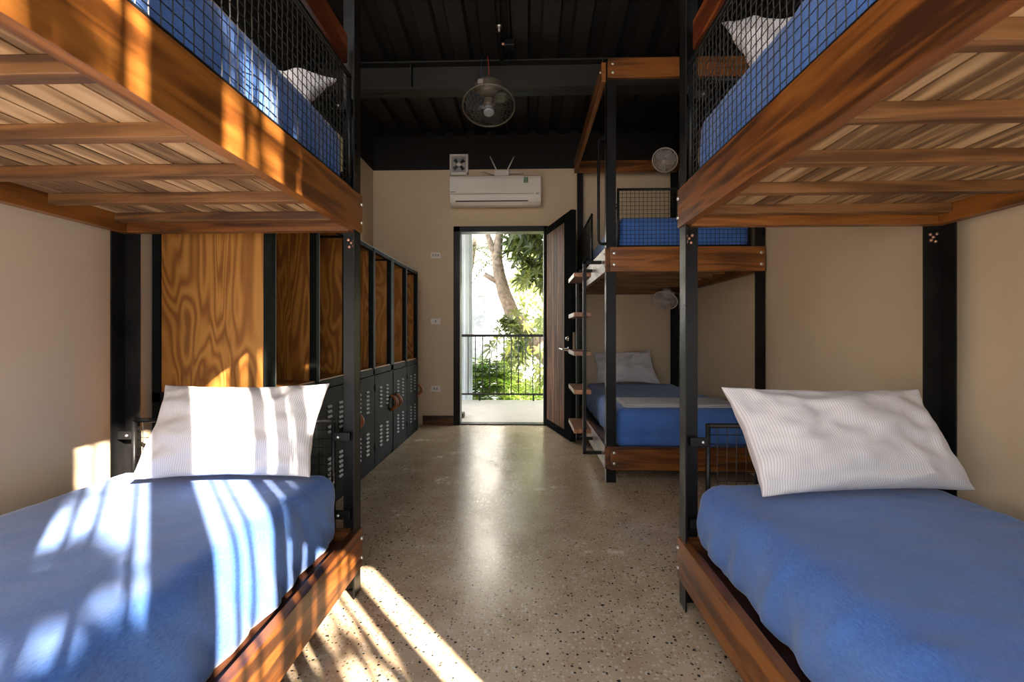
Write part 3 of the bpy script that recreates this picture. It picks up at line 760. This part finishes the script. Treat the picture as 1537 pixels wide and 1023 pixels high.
# ------------------------------------------------------------------ lockers
def locker(ya, yb, label, handles):
    """two bays wide: open timber cubbies above louvred steel doors"""
    x0, x1 = -1.735, -1.172; ZT = 1.70; SH = 0.765
    R = thing('locker', ((x0 + x1) / 2, (ya + yb) / 2, 0), label, 'locker', 'row of lockers along the left wall')
    ym = (ya + yb) / 2; a = 0.038
    f = MB()
    for yy in (ya, yb - a):
        for xx in (x0, x1 - a): f.box(xx, xx + a, yy, yy + a, 0, ZT, 0.0015)
    f.box(x1 - a, x1, ym - a / 2, ym + a / 2, 0, ZT, 0.0015)
    for z0, z1 in ((ZT - 0.03, ZT), (SH - 0.045, SH + 0.002), (0.0, 0.035)):
        f.box(x1 - a, x1, ya, yb, z0, z1, 0.0015); f.box(x0, x0 + a, ya, yb, z0, z1)
        for yy in (ya, yb - a): f.box(x0, x1, yy, yy + a, z0, z1, 0.0015)
    f.build('frame', M['locker'], R)
    e = MB()                                                    # bright front arrises: the frame's reflection painted on as pale strips
    e.box(x1 - 0.004, x1 + 0.0015, ya, yb, ZT - 0.004, ZT + 0.0015)
    for yy in (ya + a - 0.004, ym + a / 2 - 0.004, yb - 0.006): e.box(x1 - 0.003, x1 + 0.0015, yy, yy + 0.005, SH, ZT)
    e.build('frame_edge', M['locker_edge'], R, 'pale edge of the dark frame, a painted glint')
    for yy in (ya + 0.010, ym - 0.006, yb - 0.022):
        for z0, z1 in (((SH, ZT - 0.03), (0.035, SH - 0.045)) if yy < ya + 0.02 else ((SH, ZT - 0.03),)):
            MB().box(x0 + a, x1 - a, yy, yy + 0.012, z0, z1).build('side_panel' if abs(yy - ym) > 0.1 else 'divider', M['ply_z'], R)
    MB().box(x0 + 0.004, x0 + 0.014, ya + a, yb - a, 0.035, ZT - 0.03).build('back_panel', M['ply_z'], R)
    MB().box(x0 + a, x1 - a, ya + 0.02, yb - 0.02, ZT - 0.018, ZT - 0.006).build('top_panel', M['ply_y'], R)
    MB().box(x0 + 0.02, x1 - 0.008, ya + 0.022, yb - 0.022, SH - 0.004, SH + 0.010).build('shelf', M['ply_y'], R)
    for k, (da, db) in enumerate(((ya + 0.012, ym - 0.004), (ym + 0.004, yb - 0.012))):
        dd = MB(); z0, z1 = 0.03, SH - 0.05
        dd.box(x1 - 0.012, x1 + 0.006, da, db, z0, z1, 0.002)
        D = dd.build('locker_door', M['locker'], R)
        for cy in (lerp(da, db, 0.30), lerp(da, db, 0.66)):
            for zb in (0.14, 0.45):
                lv = MB()
                for q in range(6):
                    zz = zb + q * 0.030
                    lv.prism([(x1 + 0.0055, zz), (x1 + 0.0055, zz + 0.015), (x1 + 0.013, zz + 0.002), (x1 + 0.013, zz)], 'y', cy - 0.029, cy + 0.029)
                lv.build('louver_bank', M['louver'], D, 'stamped louvres of the dark door, painted pale as if lit')
        hs = handles[k]
        yh = db - 0.05 if hs > 0 else da + 0.05
        hd = MB(); pts = []; rs = []
        for q in range(13):
            t = q / 12; pts.append((x1 + 0.004 + 0.052 * math.sin(math.pi * t) ** 0.7, yh, lerp(0.38, 0.505, t))); rs.append(0.011 + 0.007 * math.sin(math.pi * t))
        hd.tube(pts, rs, 10); hd.build('door_handle', M['leather'], D, 'curved brown wooden handle')
        yh2 = da + 0.004 if hs > 0 else db - 0.004
        for zz in (0.16, 0.62): MB().tube([(x1 + 0.008, yh2, zz - 0.025), (x1 + 0.008, yh2, zz + 0.025)], 0.006, 8).build('hinge', M['steel'], D)
    return R
locker(2.11, 3.066, 'nearest locker unit, its broad plywood side panel behind the left bed', (-1, 1))
locker(3.070, 4.046, 'middle locker unit of the row, just past the left bunk post', (-1, 1))
lk = locker(4.050, 5.005, 'farthest locker unit of the row, next to the back wall', (-1, 1))

# ------------------------------------------------------------------ back wall fittings
AC = thing('air_conditioner', (-0.335, YB, 2.47), 'white split air conditioner mounted above the door', 'air conditioner')
xa, xb = -0.842, 0.16; za, zt = 2.45, 2.765; yo = YB
prof = [(yo - 0.001, za + 0.03), (yo - 0.001, zt), (yo - 0.17, zt), (yo - 0.195, zt - 0.012), (yo - 0.205, zt - 0.05), (yo - 0.208, za + 0.12), (yo - 0.200, za + 0.075), (yo - 0.175, za + 0.03), (yo - 0.13, za + 0.005), (yo - 0.06, za)]
b = MB().prism(prof, 'x', xa, xb)
b = b.build('body', M['white'], AC); bv = b.modifiers.new('b', 'BEVEL'); bv.width = 0.006; bv.segments = 2; bv.limit_method = 'ANGLE'
fp = MB().prism([(yo - 0.208, za + 0.118), (yo - 0.216, za + 0.122), (yo - 0.214, zt - 0.045), (yo - 0.203, zt - 0.012), (yo - 0.19, zt - 0.004), (yo - 0.20, zt - 0.05)], 'x', xa + 0.004, xb - 0.004)
fp.build('front_panel', M['white'], AC)
fl = MB().prism([(yo - 0.2095, za + 0.098), (yo - 0.208, za + 0.104), (yo - 0.186, za + 0.046), (yo - 0.189, za + 0.042)], 'x', xa + 0.06, xb - 0.075)
fl.build('air_flap', M['white'], AC)
MB().prism([(yo - 0.2085, za + 0.108), (yo - 0.2085, za + 0.114), (yo - 0.200, za + 0.114), (yo - 0.200, za + 0.108)], 'x', xa + 0.01, xb - 0.08).build('outlet_slot', M['grey_mark'], AC)
MB().prism([(yo - 0.187, za + 0.034), (yo - 0.193, za + 0.043), (yo - 0.18, za + 0.043), (yo - 0.175, za + 0.034)], 'x', xa + 0.065, xb - 0.14).build('outlet_gap', M['dark_slot'], AC)
sx_, sz_ = -0.028, zt - 0.088
st = MB().box(sx_, sx_ + 0.046, yo - 0.2185, yo - 0.2145, sz_, sz_ + 0.06).build('energy_label', M['sticker'], AC, 'small green label with pale lines')
ln = MB()
for q in range(3): ln.box(sx_ + 0.008, sx_ + 0.038, yo - 0.2193, yo - 0.218, sz_ + 0.010 + q * 0.018, sz_ + 0.014 + q * 0.018)
ln.build('label_print', M['white'], st)
MB().box(xa + 0.012, xa + 0.065, yo - 0.218, yo - 0.2145, za + 0.128, za + 0.137).build('name_print', M['grey_mark'], AC)
MB().box(xb - 0.055, xb - 0.02, yo - 0.212, yo - 0.205, za + 0.102, za + 0.116).build('indicator_window', M['grille'], AC)

EX = thing('exhaust_fan', (-0.76, YB, 2.83), 'square white exhaust fan set in the wall left of the air conditioner', 'exhaust fan')
x0, x1, z0, z1 = -0.868, -0.658, 2.832, 3.065
f = MB()
for (a, b_, c, d_) in ((x0, x1, z0, z0 + 0.03), (x0, x1, z1 - 0.022, z1), (x0, x0 + 0.022, z0, z1), (x1 - 0.022, x1, z0, z1)): f.box(a, b_, YB - 0.035, YB, c, d_, 0.004)
f.build('frame', M['white'], EX)
MB().box(x0 + 0.015, x1 - 0.015, YB - 0.012, YB - 0.006, z0 + 0.02, z1 - 0.015).build('back_plate', M['grille'], EX)
cx, cz = (x0 + x1) / 2, (z0 + z1) / 2 + 0.004
MB().ring((cx, YB - 0.022, cz), (0, 1, 0), 0.082, 0.005).build('duct_ring', M['grille'], EX)
MB().lathe((cx, YB - 0.013, cz), (0, -1, 0), [(0, 0.026), (0.015, 0.025), (0.020, 0.015)], 16).build('hub', M['white'], EX)
for k in range(4):
    t = k * math.pi / 2 + 0.75; b = MB()
    d1 = V((math.cos(t), 0, math.sin(t))); d2 = V((-math.sin(t), 0, math.cos(t))); c = V((cx, YB - 0.02, cz))
    q = [c + d1 * 0.024 - d2 * 0.010, c + d1 * 0.076 - d2 * 0.026, c + d1 * 0.076 + d2 * 0.018 + V((0, 0.008, 0)), c + d1 * 0.024 + d2 * 0.012 + V((0, 0.006, 0))]
    b.quad(*q); b.quad(*[p + V((0, -0.003, 0)) for p in q])
    for i in range(4): b.quad(q[i], q[(i + 1) % 4], q[(i + 1) % 4] + V((0, -0.003, 0)), q[i] + V((0, -0.003, 0)))
    b.build('blade', M['dark_slot'], EX)

RT = thing('wifi_router', (-0.275, YB - 0.03, 2.765), 'small white router with four antennas standing on the air conditioner', 'router')
MB().box(-0.358, -0.196, YB - 0.06, YB - 0.03, 2.766, 2.872, 0.008).build('body', M['white'], RT)
for (p, q) in (((-0.335, 2.87), (-0.408, 3.03)), ((-0.215, 2.87), (-0.135, 3.03)), ((-0.356, 2.83), (-0.52, 2.862)), ((-0.196, 2.842), (-0.03, 2.842))):
    a = MB(); a.tube([(p[0], YB - 0.045, p[1]), (lerp(p[0], q[0], 0.12), YB - 0.045, lerp(p[1], q[1], 0.12)), (q[0], YB - 0.045, q[1])], [0.006, 0.0075, 0.0055], 8); a.build('antenna', M['white'], RT)

for (z, lab, kind) in ((1.928, 'topmost white switch plate on the wall left of the door', 3), (1.177, 'middle white switch plate on the wall left of the door', 1), (0.41, 'lowest white socket plate on the wall left of the door', 2)):
    S = thing('switch_plate', (-1.03, YB, z), lab, 'switch', 'white plates left of the door')
    MB().box(-1.086, -0.976, YB - 0.011, YB - 0.0005, z - 0.033, z + 0.033, 0.003).build('plate', M['white'], S)
    for k in range(kind):
        xk = -1.031 + (k - (kind - 1) / 2) * 0.03
        MB().box(xk - 0.010, xk + 0.010, YB - 0.0135, YB - 0.010, z - 0.014, z + 0.014, 0.001).build('rocker' if kind != 2 else 'socket_hole', M['grille'], S)

# ------------------------------------------------------------------ fans
def cage_fan(R, c, axis, rad, depth, blade_mat, cage_mat, hub_mat, nb=3, nring=7, nrad=28, wire=0.0016, rim=0.006, twist=0.5):
    """caged fan head: axis points out of the front"""
    c = V(c); ax = V(axis).normalized(); a = ax.orthogonal().normalized(); b = ax.cross(a)
    g = MB()
    g.ring(c, ax, rad, rim, 48, 8)
    def prof(t):        # t 0..1 from the rim to the centre, height of the front dome
        return depth * 0.5 * math.sqrt(max(0, 1 - (1 - t) ** 2))
    for s in (1, -1):
        for k in range(1, nring):
            t = k / nring; g.ring(c + ax * s * prof(t), ax, rad * (1 - t), wire, 40, 4)
        for k in range(nrad):
            th = 2 * math.pi * k / nrad; pts = []
            for q in range(6):
                t = q / 5 * 0.86; th2 = th + (twist * t if s == 1 else 0)
                pts.append(c + (a * math.cos(th2) + b * math.sin(th2)) * rad * (1 - t) + ax * s * prof(t))
            g.tube(pts, wire, 4, False)
    g.build('cage', M[cage_mat], R)
    h = MB(); h.lathe(c + ax * depth * 0.42, ax, [(0, rad * 0.2), (depth * 0.1, rad * 0.2), (depth * 0.14, rad * 0.14), (depth * 0.15, 0.004)], 24); h.build('front_badge', M[hub_mat], R)
    h = MB(); h.lathe(c - ax * depth * 0.3, ax, [(0, rad * 0.13), (depth * 0.5, rad * 0.17), (depth * 0.62, rad * 0.1)], 20); h.build('hub', M[hub_mat], R)
    for k in range(nb):
        th = 2 * math.pi * k / nb + 0.4; bl_ = MB(); rows = []
        for i in range(8):
            rr = rad * lerp(0.14, 0.86, i / 7); row = []
            wdt = 0.42 + 0.55 * math.sin(math.pi * min(1, 0.15 + 0.75 * i / 7))
            for j in range(6):
                tt = th + (j / 5 - 0.5) * wdt * 1.15
                row.append(c + (a * math.cos(tt) + b * math.sin(tt)) * rr + ax * ((j / 5 - 0.5) * depth * 0.34))
            rows.append(row)
        for off in (0, -0.003):
            vs = [[bl_.bm.verts.new(p + ax * off) for p in row] for row in rows]
            for i in range(7):
                for j in range(5): bl_.bm.faces.new((vs[i][j], vs[i + 1][j], vs[i + 1][j + 1], vs[i][j + 1]))
        bl_._mark(None, True); bl_.build('blade', M[blade_mat], R)

OF = thing('orbit_fan', (-0.3, 3.72, 3.045), 'round caged fan hanging under the black ceiling beam', 'fan')
MB().lathe((-0.30, 3.725, 3.044), (0, -0.05, -1), [(0, 0.075), (0.012, 0.108), (0.03, 0.118), (0.10, 0.118), (0.125, 0.10), (0.135, 0.05)], 28).build('motor_mount', M['fan_metal'], OF)
MB().box(-0.375, -0.335, 3.604, 3.635, 2.975, 3.01).build('mount_label', M['grey_mark'], OF)
MB().tube([(-0.30, 3.725, 2.93), (-0.30, 3.73, 2.90), (-0.298, 3.725, 2.865)], [0.045, 0.05, 0.04], 14).build('swivel_neck', M['fan_metal'], OF)
fax = V((0.04, -0.36, -0.93))
MB().lathe(V((-0.30, 3.735, 2.895)) , fax, [(-0.03, 0.03), (0.0, 0.052), (0.05, 0.05), (0.065, 0.03)], 20).build('motor', M['fan_metal'], OF)
cage_fan(OF, V((-0.30, 3.72, 2.853)), fax, 0.208, 0.13, 'fan_blue', 'fan_metal', 'fan_hub', 3, 7, 30, 0.0011, 0.007, 0.7)
MB().tube([(-0.41, 3.70, 3.05), (-0.418, 3.69, 2.99), (-0.42, 3.68, 2.94)], 0.006, 6).build('pull_chain', M['fan_metal'], OF)
MB().tube([(-0.305, 3.79, 3.045), (-0.30, 3.745, 3.12), (-0.305, 3.70, 3.24)], 0.0035, 6).build('cable', M['red_wire'], OF, 'red cable running up to the ceiling')
MB().tube([(-0.345, 3.79, 3.045), (-0.37, 3.76, 3.13), (-0.355, 3.72, 3.25)], 0.003, 6).build('cable', M['blue_wire'], OF, 'dark blue cable running up to the ceiling')

def wall_fan(base, head, ax, label, zdir):
    R = thing('wall_fan', base, label, 'fan', 'white fans on the farther bunk')
    base, head, ax = V(base), V(head), V(ax).normalized()
    MB().box(base.x - 0.045, base.x + 0.045, base.y - 0.03, base.y, base.z - 0.06, base.z + 0.06, 0.01).build('wall_base', M['fan_white'], R)
    mo = head - ax * 0.105
    MB().tube([base + V((0, -0.02, 0)), base + V((0, -0.06, zdir * 0.01)), mo + V((0, 0.01, 0))], [0.02, 0.022, 0.018], 10).build('arm', M['fan_white'], R)
    MB().lathe(mo, ax, [(-0.055, 0.03), (-0.045, 0.052), (0.03, 0.058), (0.065, 0.048), (0.075, 0.02)], 20).build('motor_housing', M['fan_white'], R)
    cage_fan(R, head, ax, 0.128, 0.085, 'grille', 'fan_white', 'fan_white', 3, 8, 34, 0.0015, 0.006, 0.5)
wall_fan((1.56, 5.12, 2.93), (1.455, 4.95, 2.86), (-0.40, -0.66, -0.62), 'white wall fan high on the farther bunk, above its upper mattress', -1)
wall_fan((1.56, 5.12, 1.43), (1.455, 4.95, 1.385), (-0.38, -0.56, -0.74), 'white wall fan under the upper deck of the farther bunk', -1)

# conduit on the ceiling
CD = thing('ceiling_conduit', (-0.16, 3.5, 3.27), 'dark pipe with small metal fittings running along the ceiling', 'pipe')
def cz_(y): return ZC + 0.62 * (YBEAM - y) / (YBEAM - YN + 0.1) - 0.022 if y < YBEAM else ZC - 0.02
MB().tube([(-0.20, 2.2, cz_(2.2)), (-0.20, YBEAM - 0.09, cz_(YBEAM - 0.09))], 0.02, 10).build('pipe', M['black_paint'], CD)
MB().tube([(-0.13, 2.2, cz_(2.2) + .004), (-0.13, YBEAM - 0.09, cz_(YBEAM - 0.09) + .004)], 0.012, 8).build('pipe', M['black_paint'], CD)
zf = cz_(3.42); MB().lathe((-0.20, 3.42, zf - 0.015), (0, 0, -1), [(0, 0.02), (0.012, 0.02), (0.014, 0.010), (0.045, 0.009)], 12).build('fitting', M['bolt'], CD, 'pale metal fitting')
zf = cz_(3.60); MB().box(-0.165, -0.09, 3.56, 3.64, zf - 0.045, zf + 0.0, 0.006).build('junction_box', M['steel'], CD)
MB().lathe((-0.165, 3.58, zf - 0.03), (-1, -0.4, 0), [(0, 0.012), (0.02, 0.012), (0.025, 0.006)], 10).build('fitting', M['copper'], CD, 'brass coloured fitting')

# ------------------------------------------------------------------ outside the door
o = MB().box(-3.2, 3.0, YB + 0.10, 7.30, -0.14, -0.004); struct(o.build('balcony_floor', M['concrete']), 'pale concrete balcony floor outside the door', 'balcony')
o = MB().box(-3.2, 3.0, YB + 0.15, 7.6, 3.0, 3.15); struct(o.build('balcony_shade_roof', M['ext_white']), 'unseen white slab roof added over the balcony to shade it', 'roof')  # unseen roof, added to darken the balcony
o = MB().box(-30, 30, 7.35, 40, -3.2, -3.0); struct(o.build('garden_ground', M['grass']), 'garden ground below the balcony', 'ground')
RL = thing('balcony_railing', (-0.4, 7.22, 0), 'black metal balcony railing with thin upright bars outside the door', 'railing')
MB().box(-2.4, 1.8, 7.20, 7.25, 0.985, 1.025, 0.004).build('top_rail', M['steel'], RL)
MB().box(-2.4, 1.8, 7.21, 7.24, 0.085, 0.11, 0.003).build('bottom_rail', M['steel'], RL)
for k in range(34):
    x = -2.24 + k * 0.1115
    if x > 1.4: break
    MB().tube([(x, 7.225, 0.10), (x, 7.225, 0.99)], 0.0075, 8).build('baluster', M['steel'], RL)
for x in (-1.55, -0.725, 0.11, 0.95): MB().box(x - 0.012, x + 0.012, 7.213, 7.237, -0.004, 0.10).build('foot_post', M['steel'], RL)
tag(MB().box(-0.90, -0.772, 5.72, 5.86, -0.003, 0.055, 0.012).build('block', M['brown_block']), 'small dark brown block on the balcony floor beside the door frame', 'block')
# pale ribbed column left of the doorway view
o = MB()
o.lathe((-0.955, 7.42, -3.0), (0, 0, 1), [(0, 0.045), (7.0, 0.045)], 20)
tag(o.build('drain_pipe', M['ext_blue']), 'thin pale blue grey pipe rising outside, left of the doorway view', 'pipe')
o = MB(); o.box(-1.30, -0.94, 7.50, 7.72, -3.0, 4.2, 0.012); o.box(-0.94, -0.905, 7.55, 7.68, -3.0, 4.2, 0.008); o.box(-0.905, -0.885, 7.58, 7.64, -3.0, 4.2, 0.006); tag(o.build('column', M['ext_blue']), 'pale blue grey stepped column outside at the left edge of the doorway', 'column')
BD = thing('house', (-2.2, 12.4, -3.0), 'bright white house behind the tree', 'house')
MB().box(-5.5, -0.55, 12.0, 15.0, -3.0, 6.0, 0.02).build('wall', M['ext_white'], BD)
MB().box(-1.75, -1.05, 11.96, 12.05, -1.0, 2.0).build('window', M['ext_glass'], BD)
MB().box(-1.83, -0.97, 11.93, 11.99, 2.0, 2.08).build('window_lintel', M['ext_white'], BD)
MB().box(-6.0, -0.3, 11.7, 15.3, 3.4, 3.55).build('ledge', M['ext_white'], BD)

def P_door(px, py, Y):          # where a sight line through the doorway meets distance Y
    th = math.atan(21.5 / F_PX); u = (px - 768.5) / F_PX; v = (500 - py) / F_PX
    dx, dy = u * math.cos(th) - math.sin(th), math.cos(th) + u * math.sin(th)
    t = Y / dy; return V((dx * t, Y, 1.04 + v * t))
def leaf(mb, p, d, up, ln, wd, seed, droop=0.25):
    d = d.normalized(); s = d.cross(up)
    if s.length < 1e-3: s = d.orthogonal()
    s.normalize(); n = s.cross(d).normalized()
    a = p; m1 = p + d * ln * 0.35 - n * 0.02 * ln; m2 = p + d * ln * 0.72 - V((0, 0, droop * ln * 0.4)); t = p + d * ln - V((0, 0, droop * ln))
    bm = mb.bm
    va = bm.verts.new(a); l1 = bm.verts.new(m1 + s * wd / 2 + n * wd * 0.15); r1 = bm.verts.new(m1 - s * wd / 2 + n * wd * 0.15); c1 = bm.verts.new(m1)
    l2 = bm.verts.new(m2 + s * wd * 0.36 + n * wd * 0.1); r2 = bm.verts.new(m2 - s * wd * 0.36 + n * wd * 0.1); c2 = bm.verts.new(m2); vt = bm.verts.new(t)
    for f in ((va, l1, c1), (va, c1, r1), (l1, l2, c2, c1), (c1, c2, r2, r1), (l2, vt, c2), (c2, vt, r2)):
        ff = bm.faces.new(f); ff[mb.seed] = max(0.02, min(0.99, seed))
def rosette(mb, p, size, n=7, wd=0.22, axis=None, sd=None):
    ax = axis or V((random.uniform(-1, 1), random.uniform(-1, 0.4), random.uniform(0.0, 1))).normalized()
    a = ax.orthogonal().normalized(); b = ax.cross(a); ph = random.random() * 6
    base = random.random() if sd is None else sd
    for k in range(n):
        t = ph + 2 * math.pi * k / n
        dd = (a * math.cos(t) + b * math.sin(t)) + ax * 0.35
        leaf(mb, p, dd, ax, size * random.uniform(0.75, 1.1), size * wd, base + random.uniform(-0.2, 0.2), 0.3)
def frond(mb, p, d, ln, n=12, lw=0.035, ll=0.2):
    """feathered frond: leaflets both sides of a drooping stem"""
    d = d.normalized(); prev = p; side = d.cross(V((0, 0, 1)))
    if side.length < 1e-3: side = V((1, 0, 0))
    side.normalize(); sd = random.random()
    for k in range(1, n + 1):
        t = k / n; q = p + d * ln * t - V((0, 0, 0.45 * ln * t * t))
        for s in (1, -1):
            leaf(mb, q, side * s + d * 0.5 - V((0, 0, 0.2)), V((0, 0, 1)), ll * (1 - 0.6 * abs(t - 0.4)), lw, sd + random.uniform(-0.2, 0.2), 0.15)
        mb.tube([prev, q], 0.004, 3, False, 0.3); prev = q

random.seed(21)
TY = 9.0
TR = thing('tree', P_door(830, 540, TY) * 1.0, 'leaning grey barked tree with a forked trunk beyond the balcony railing', 'tree')
t = MB()
spine = [(1000, 1050, TY + .5, 46), (900, 640, TY + .15, 40), (850, 560, TY, 36), (815, 525, TY, 31), (785, 497, TY, 25), (768, 468, TY, 22), (757, 440, TY, 20), (749, 412, TY, 18.5), (746, 388, TY, 16), (748, 362, TY, 13), (752, 335, TY, 11.5), (757, 280, TY, 10)]
pts = [P_door(a, b_, y) for a, b_, y, w in spine]; rs = [w * 0.5 * y / F_PX for a, b_, y, w in spine]
t.tube(pts, rs, 14)
br = [(747, 395, 11), (740, 375, 10), (733, 355, 9), (726, 330, 8), (715, 280, 7)]
t.tube([P_door(a, b_, TY) for a, b_, w in br], [w * 0.5 * TY / F_PX for a, b_, w in br], 10)
st_ = [(750, 425, 9), (738, 418, 8.5), (727, 411, 8)]
t.tube([P_door(a, b_, TY) for a, b_, w in st_], [w * 0.5 * TY / F_PX for a, b_, w in st_], 10)
bo = t.build('trunk', M['bark'], TR)
fo = MB()
for k in range(380):                      # canopy hanging on the right of the trunk
    px_ = random.uniform(762, 880); py_ = random.uniform(290, 440)
    lim = 372 + (px_ - 762) * 1.3
    if py_ > lim + random.uniform(-12, 25): continue
    rosette(fo, P_door(px_, py_, random.uniform(8.0, 9.5)), random.uniform(0.20, 0.34), 7, 0.24)
for k in range(26):                       # leaves left of and under the trunk
    rosette(fo, P_door(random.gauss(775, 13), random.gauss(520, 16), random.uniform(8.0, 8.8)), random.uniform(0.16, 0.30), 7, 0.24)
for k in range(26):
    rosette(fo, P_door(random.uniform(745, 775), random.uniform(478, 500), random.uniform(8.4, 8.8)), random.uniform(0.15, 0.24), 6, 0.25)
fo.build('foliage', M['leaf_tree'], TR)
P2 = thing('feathery_tree', P_door(712, 390, 10.5), 'sparse feathery foliage at the top left of the doorway view', 'tree')
fo = MB()
for k in range(46):
    p = P_door(random.uniform(700, 735), random.uniform(330, 402), random.uniform(10.0, 11.2))
    frond(fo, p, V((random.uniform(-1, 1), random.uniform(-0.5, 0.5), random.uniform(-0.6, 0.4))), random.uniform(0.35, 0.6), 9, 0.035, 0.14)
fo.build('foliage', M['leaf_tree'], P2)
t = MB(); t.tube([P_door(680, 1000, 10.6), P_door(690, 500, 10.6), P_door(712, 370, 10.6), P_door(716, 300, 10.6)], [0.10, 0.08, 0.05, 0.03], 8); t.build('trunk', M['bark'], P2)

def bush(name, px0, px1, py0, py1, Y0, Y1, n, mat, label, kind='frond', ln=(0.5, 0.9), ground=-3.0):
    c = P_door((px0 + px1) / 2, py1, (Y0 + Y1) / 2)
    B = thing(name, (c.x, c.y, ground), label, 'bush')
    f = MB()
    for k in range(n):
        px_ = random.uniform(px0, px1); e = abs((px_ - px0) / (px1 - px0) - 0.5) * 2
        py_ = random.uniform(py0 + (py1 - py0) * 0.45 * e ** 2, py1)
        p = P_door(px_, py_, random.uniform(Y0, Y1))
        if kind == 'frond': frond(f, p, V((random.uniform(-1, 1), random.uniform(-1, 0.3), random.uniform(0.3, 1.2))), random.uniform(*ln), 10, 0.045, 0.2)
        elif kind == 'blade':
            leaf(f, p, V((random.uniform(-1, 1), random.uniform(-1, 0.3), random.uniform(0.4, 1.4))), V((0, 0, 1)), random.uniform(*ln), 0.05, random.random(), 0.35)
        else: rosette(f, p, random.uniform(*ln), 7, 0.25)
    f.build('foliage', M[mat], B)
    s = MB()
    for k in range(5):
        q = P_door(lerp(px0, px1, 0.3 + 0.1 * k), py1, (Y0 + Y1) / 2); s.tube([(lerp(q.x, c.x, 0.6), q.y, ground), q], [0.03, 0.012], 6, True)
    s.build('stems', M['bark'], B)
bush('bush', 699, 766, 548, 612, 8.3, 9.0, 170, 'leaf_bush', 'bright green bush filling the lower left of the railing', 'frond', (0.4, 0.7))
bush('bush', 755, 880, 470, 615, 9.6, 10.6, 210, 'leaf_pale', 'pale yellow green bush behind the right half of the railing', 'rosette', (0.18, 0.34))
bush('bush', 755, 840, 585, 615, 7.9, 8.4, 60, 'leaf_bush', 'low strap leaved plant at the right foot of the railing', 'blade', (0.25, 0.5))
bush('tall_shrub', 770, 905, 330, 520, 11.5, 11.9, 230, 'leaf_pale', 'tall pale sunlit shrub behind the tree on the right', 'rosette', (0.22, 0.42))

# ------------------------------------------------------------------ the tree outside the windows behind the viewer
random.seed(5)
SKX, SKZ = 0.83, 0.657
def along_sun(xw, zw, D): return V((xw + SKX * D, YN - 0.08 - D, zw + SKZ * D))
GT_ = thing('courtyard_tree', (3.6, -3.2, 0), 'leafy tree in the courtyard behind the viewer, shading the barred window', 'tree')
f = MB()
def clump(xw, zw, sx_, sz_, n, size=(0.10, 0.2)):
    for k in range(n):
        rosette(f, along_sun(random.gauss(xw, sx_), random.gauss(zw, sz_), random.uniform(2.0, 3.2)), random.uniform(*size), 6, 0.3)
clump(0.06, 1.38, 0.05, 0.05, 9); clump(0.15, 1.42, 0.03, 0.04, 5, (0.07, 0.12)); clump(0.16, 1.12, 0.07, 0.03, 8); clump(0.0, 1.32, 0.02, 0.05, 3); clump(0.28, 1.24, 0.04, 0.05, 6, (0.07, 0.13)); clump(-0.02, 1.70, 0.02, 0.12, 7, (0.07, 0.13)); clump(0.03, 1.93, 0.02, 0.03, 2, (0.06, 0.1))
clump(0.12, 2.22, 0.05, 0.05, 6, (0.07, 0.12)); clump(0.2, 2.12, 0.05, 0.04, 5, (0.06, 0.11)); clump(0.20, 2.30, 0.06, 0.06, 4, (0.06, 0.11)); clump(0.05, 2.42, 0.06, 0.10, 10); clump(0.55, 2.50, 0.05, 0.05, 3, (0.05, 0.09)); clump(0.36, 2.62, 0.08, 0.06, 8); clump(0.58, 2.88, 0.10, 0.03, 14); clump(0.88, 2.80, 0.05, 0.06, 14)
clump(1.00, 2.62, 0.06, 0.14, 22); clump(1.15, 2.35, 0.08, 0.25, 26); clump(0.82, 2.02, 0.012, 0.10, 5, (0.05, 0.08)); clump(1.00, 2.0, 0.03, 0.12, 9, (0.07, 0.12)); clump(0.98, 1.28, 0.04, 0.02, 2, (0.06, 0.1)); clump(0.90, 1.12, 0.05, 0.02, 2, (0.06, 0.1))
f.build('foliage', M['leaf_tree'], GT_)
t = MB(); t.tube([(4.6, -3.4, 0), (4.5, -3.3, 2.0), (4.2, -3.1, 3.6), along_sun(1.3, 2.5, 2.6)], [0.16, 0.14, 0.1, 0.04], 10)
t.tube([(4.2, -3.1, 3.6), along_sun(1.1, 2.8, 2.7), along_sun(0.3, 2.4, 2.6)], [0.06, 0.035, 0.015], 8)
t.tube([(4.5, -3.3, 2.0), along_sun(1.0, 1.25, 2.6), along_sun(0.6, 1.0, 2.6), along_sun(0.1, 1.2, 2.6)], [0.05, 0.03, 0.022, 0.01], 8)
t.build('trunk', M['bark'], GT_)
o = MB().box(-14, 14, -14, YN - 0.1, -0.3, -0.05); struct(o.build('courtyard_ground', M['paving']), 'paved courtyard behind the viewer', 'ground')

# ------------------------------------------------------------------ light
sd = bpy.data.lights.new('sun', 'SUN'); sd.energy = 31.0; sd.angle = math.radians(0.6); sd.color = (1.0, 0.90, 0.76)
so = bpy.data.objects.new('sun', sd); COL.objects.link(so)
dirv = V((-SKX, 1.0, -SKZ)).normalized()
so.rotation_euler = dirv.to_track_quat('-Z', 'Y').to_euler(); so.location = (6, -6, 8)
w = bpy.data.worlds.new('sky'); SC.world = w; w.use_nodes = True
nt = w.node_tree; bg = nt.nodes['Background']
tc = N(nt, 'ShaderNodeTexCoord'); sx = N(nt, 'ShaderNodeSeparateXYZ'); L(nt, tc.outputs['Generated'], sx.inputs[0])
r = ramp(nt, sx.outputs['Z'], [(0.0, (1.0, 0.97, 0.92)), (0.25, (0.92, 0.96, 1.0)), (1.0, (0.62, 0.78, 1.0))])
L(nt, r.outputs['Color'], bg.inputs['Color']); bg.inputs['Strength'].default_value = 3.7
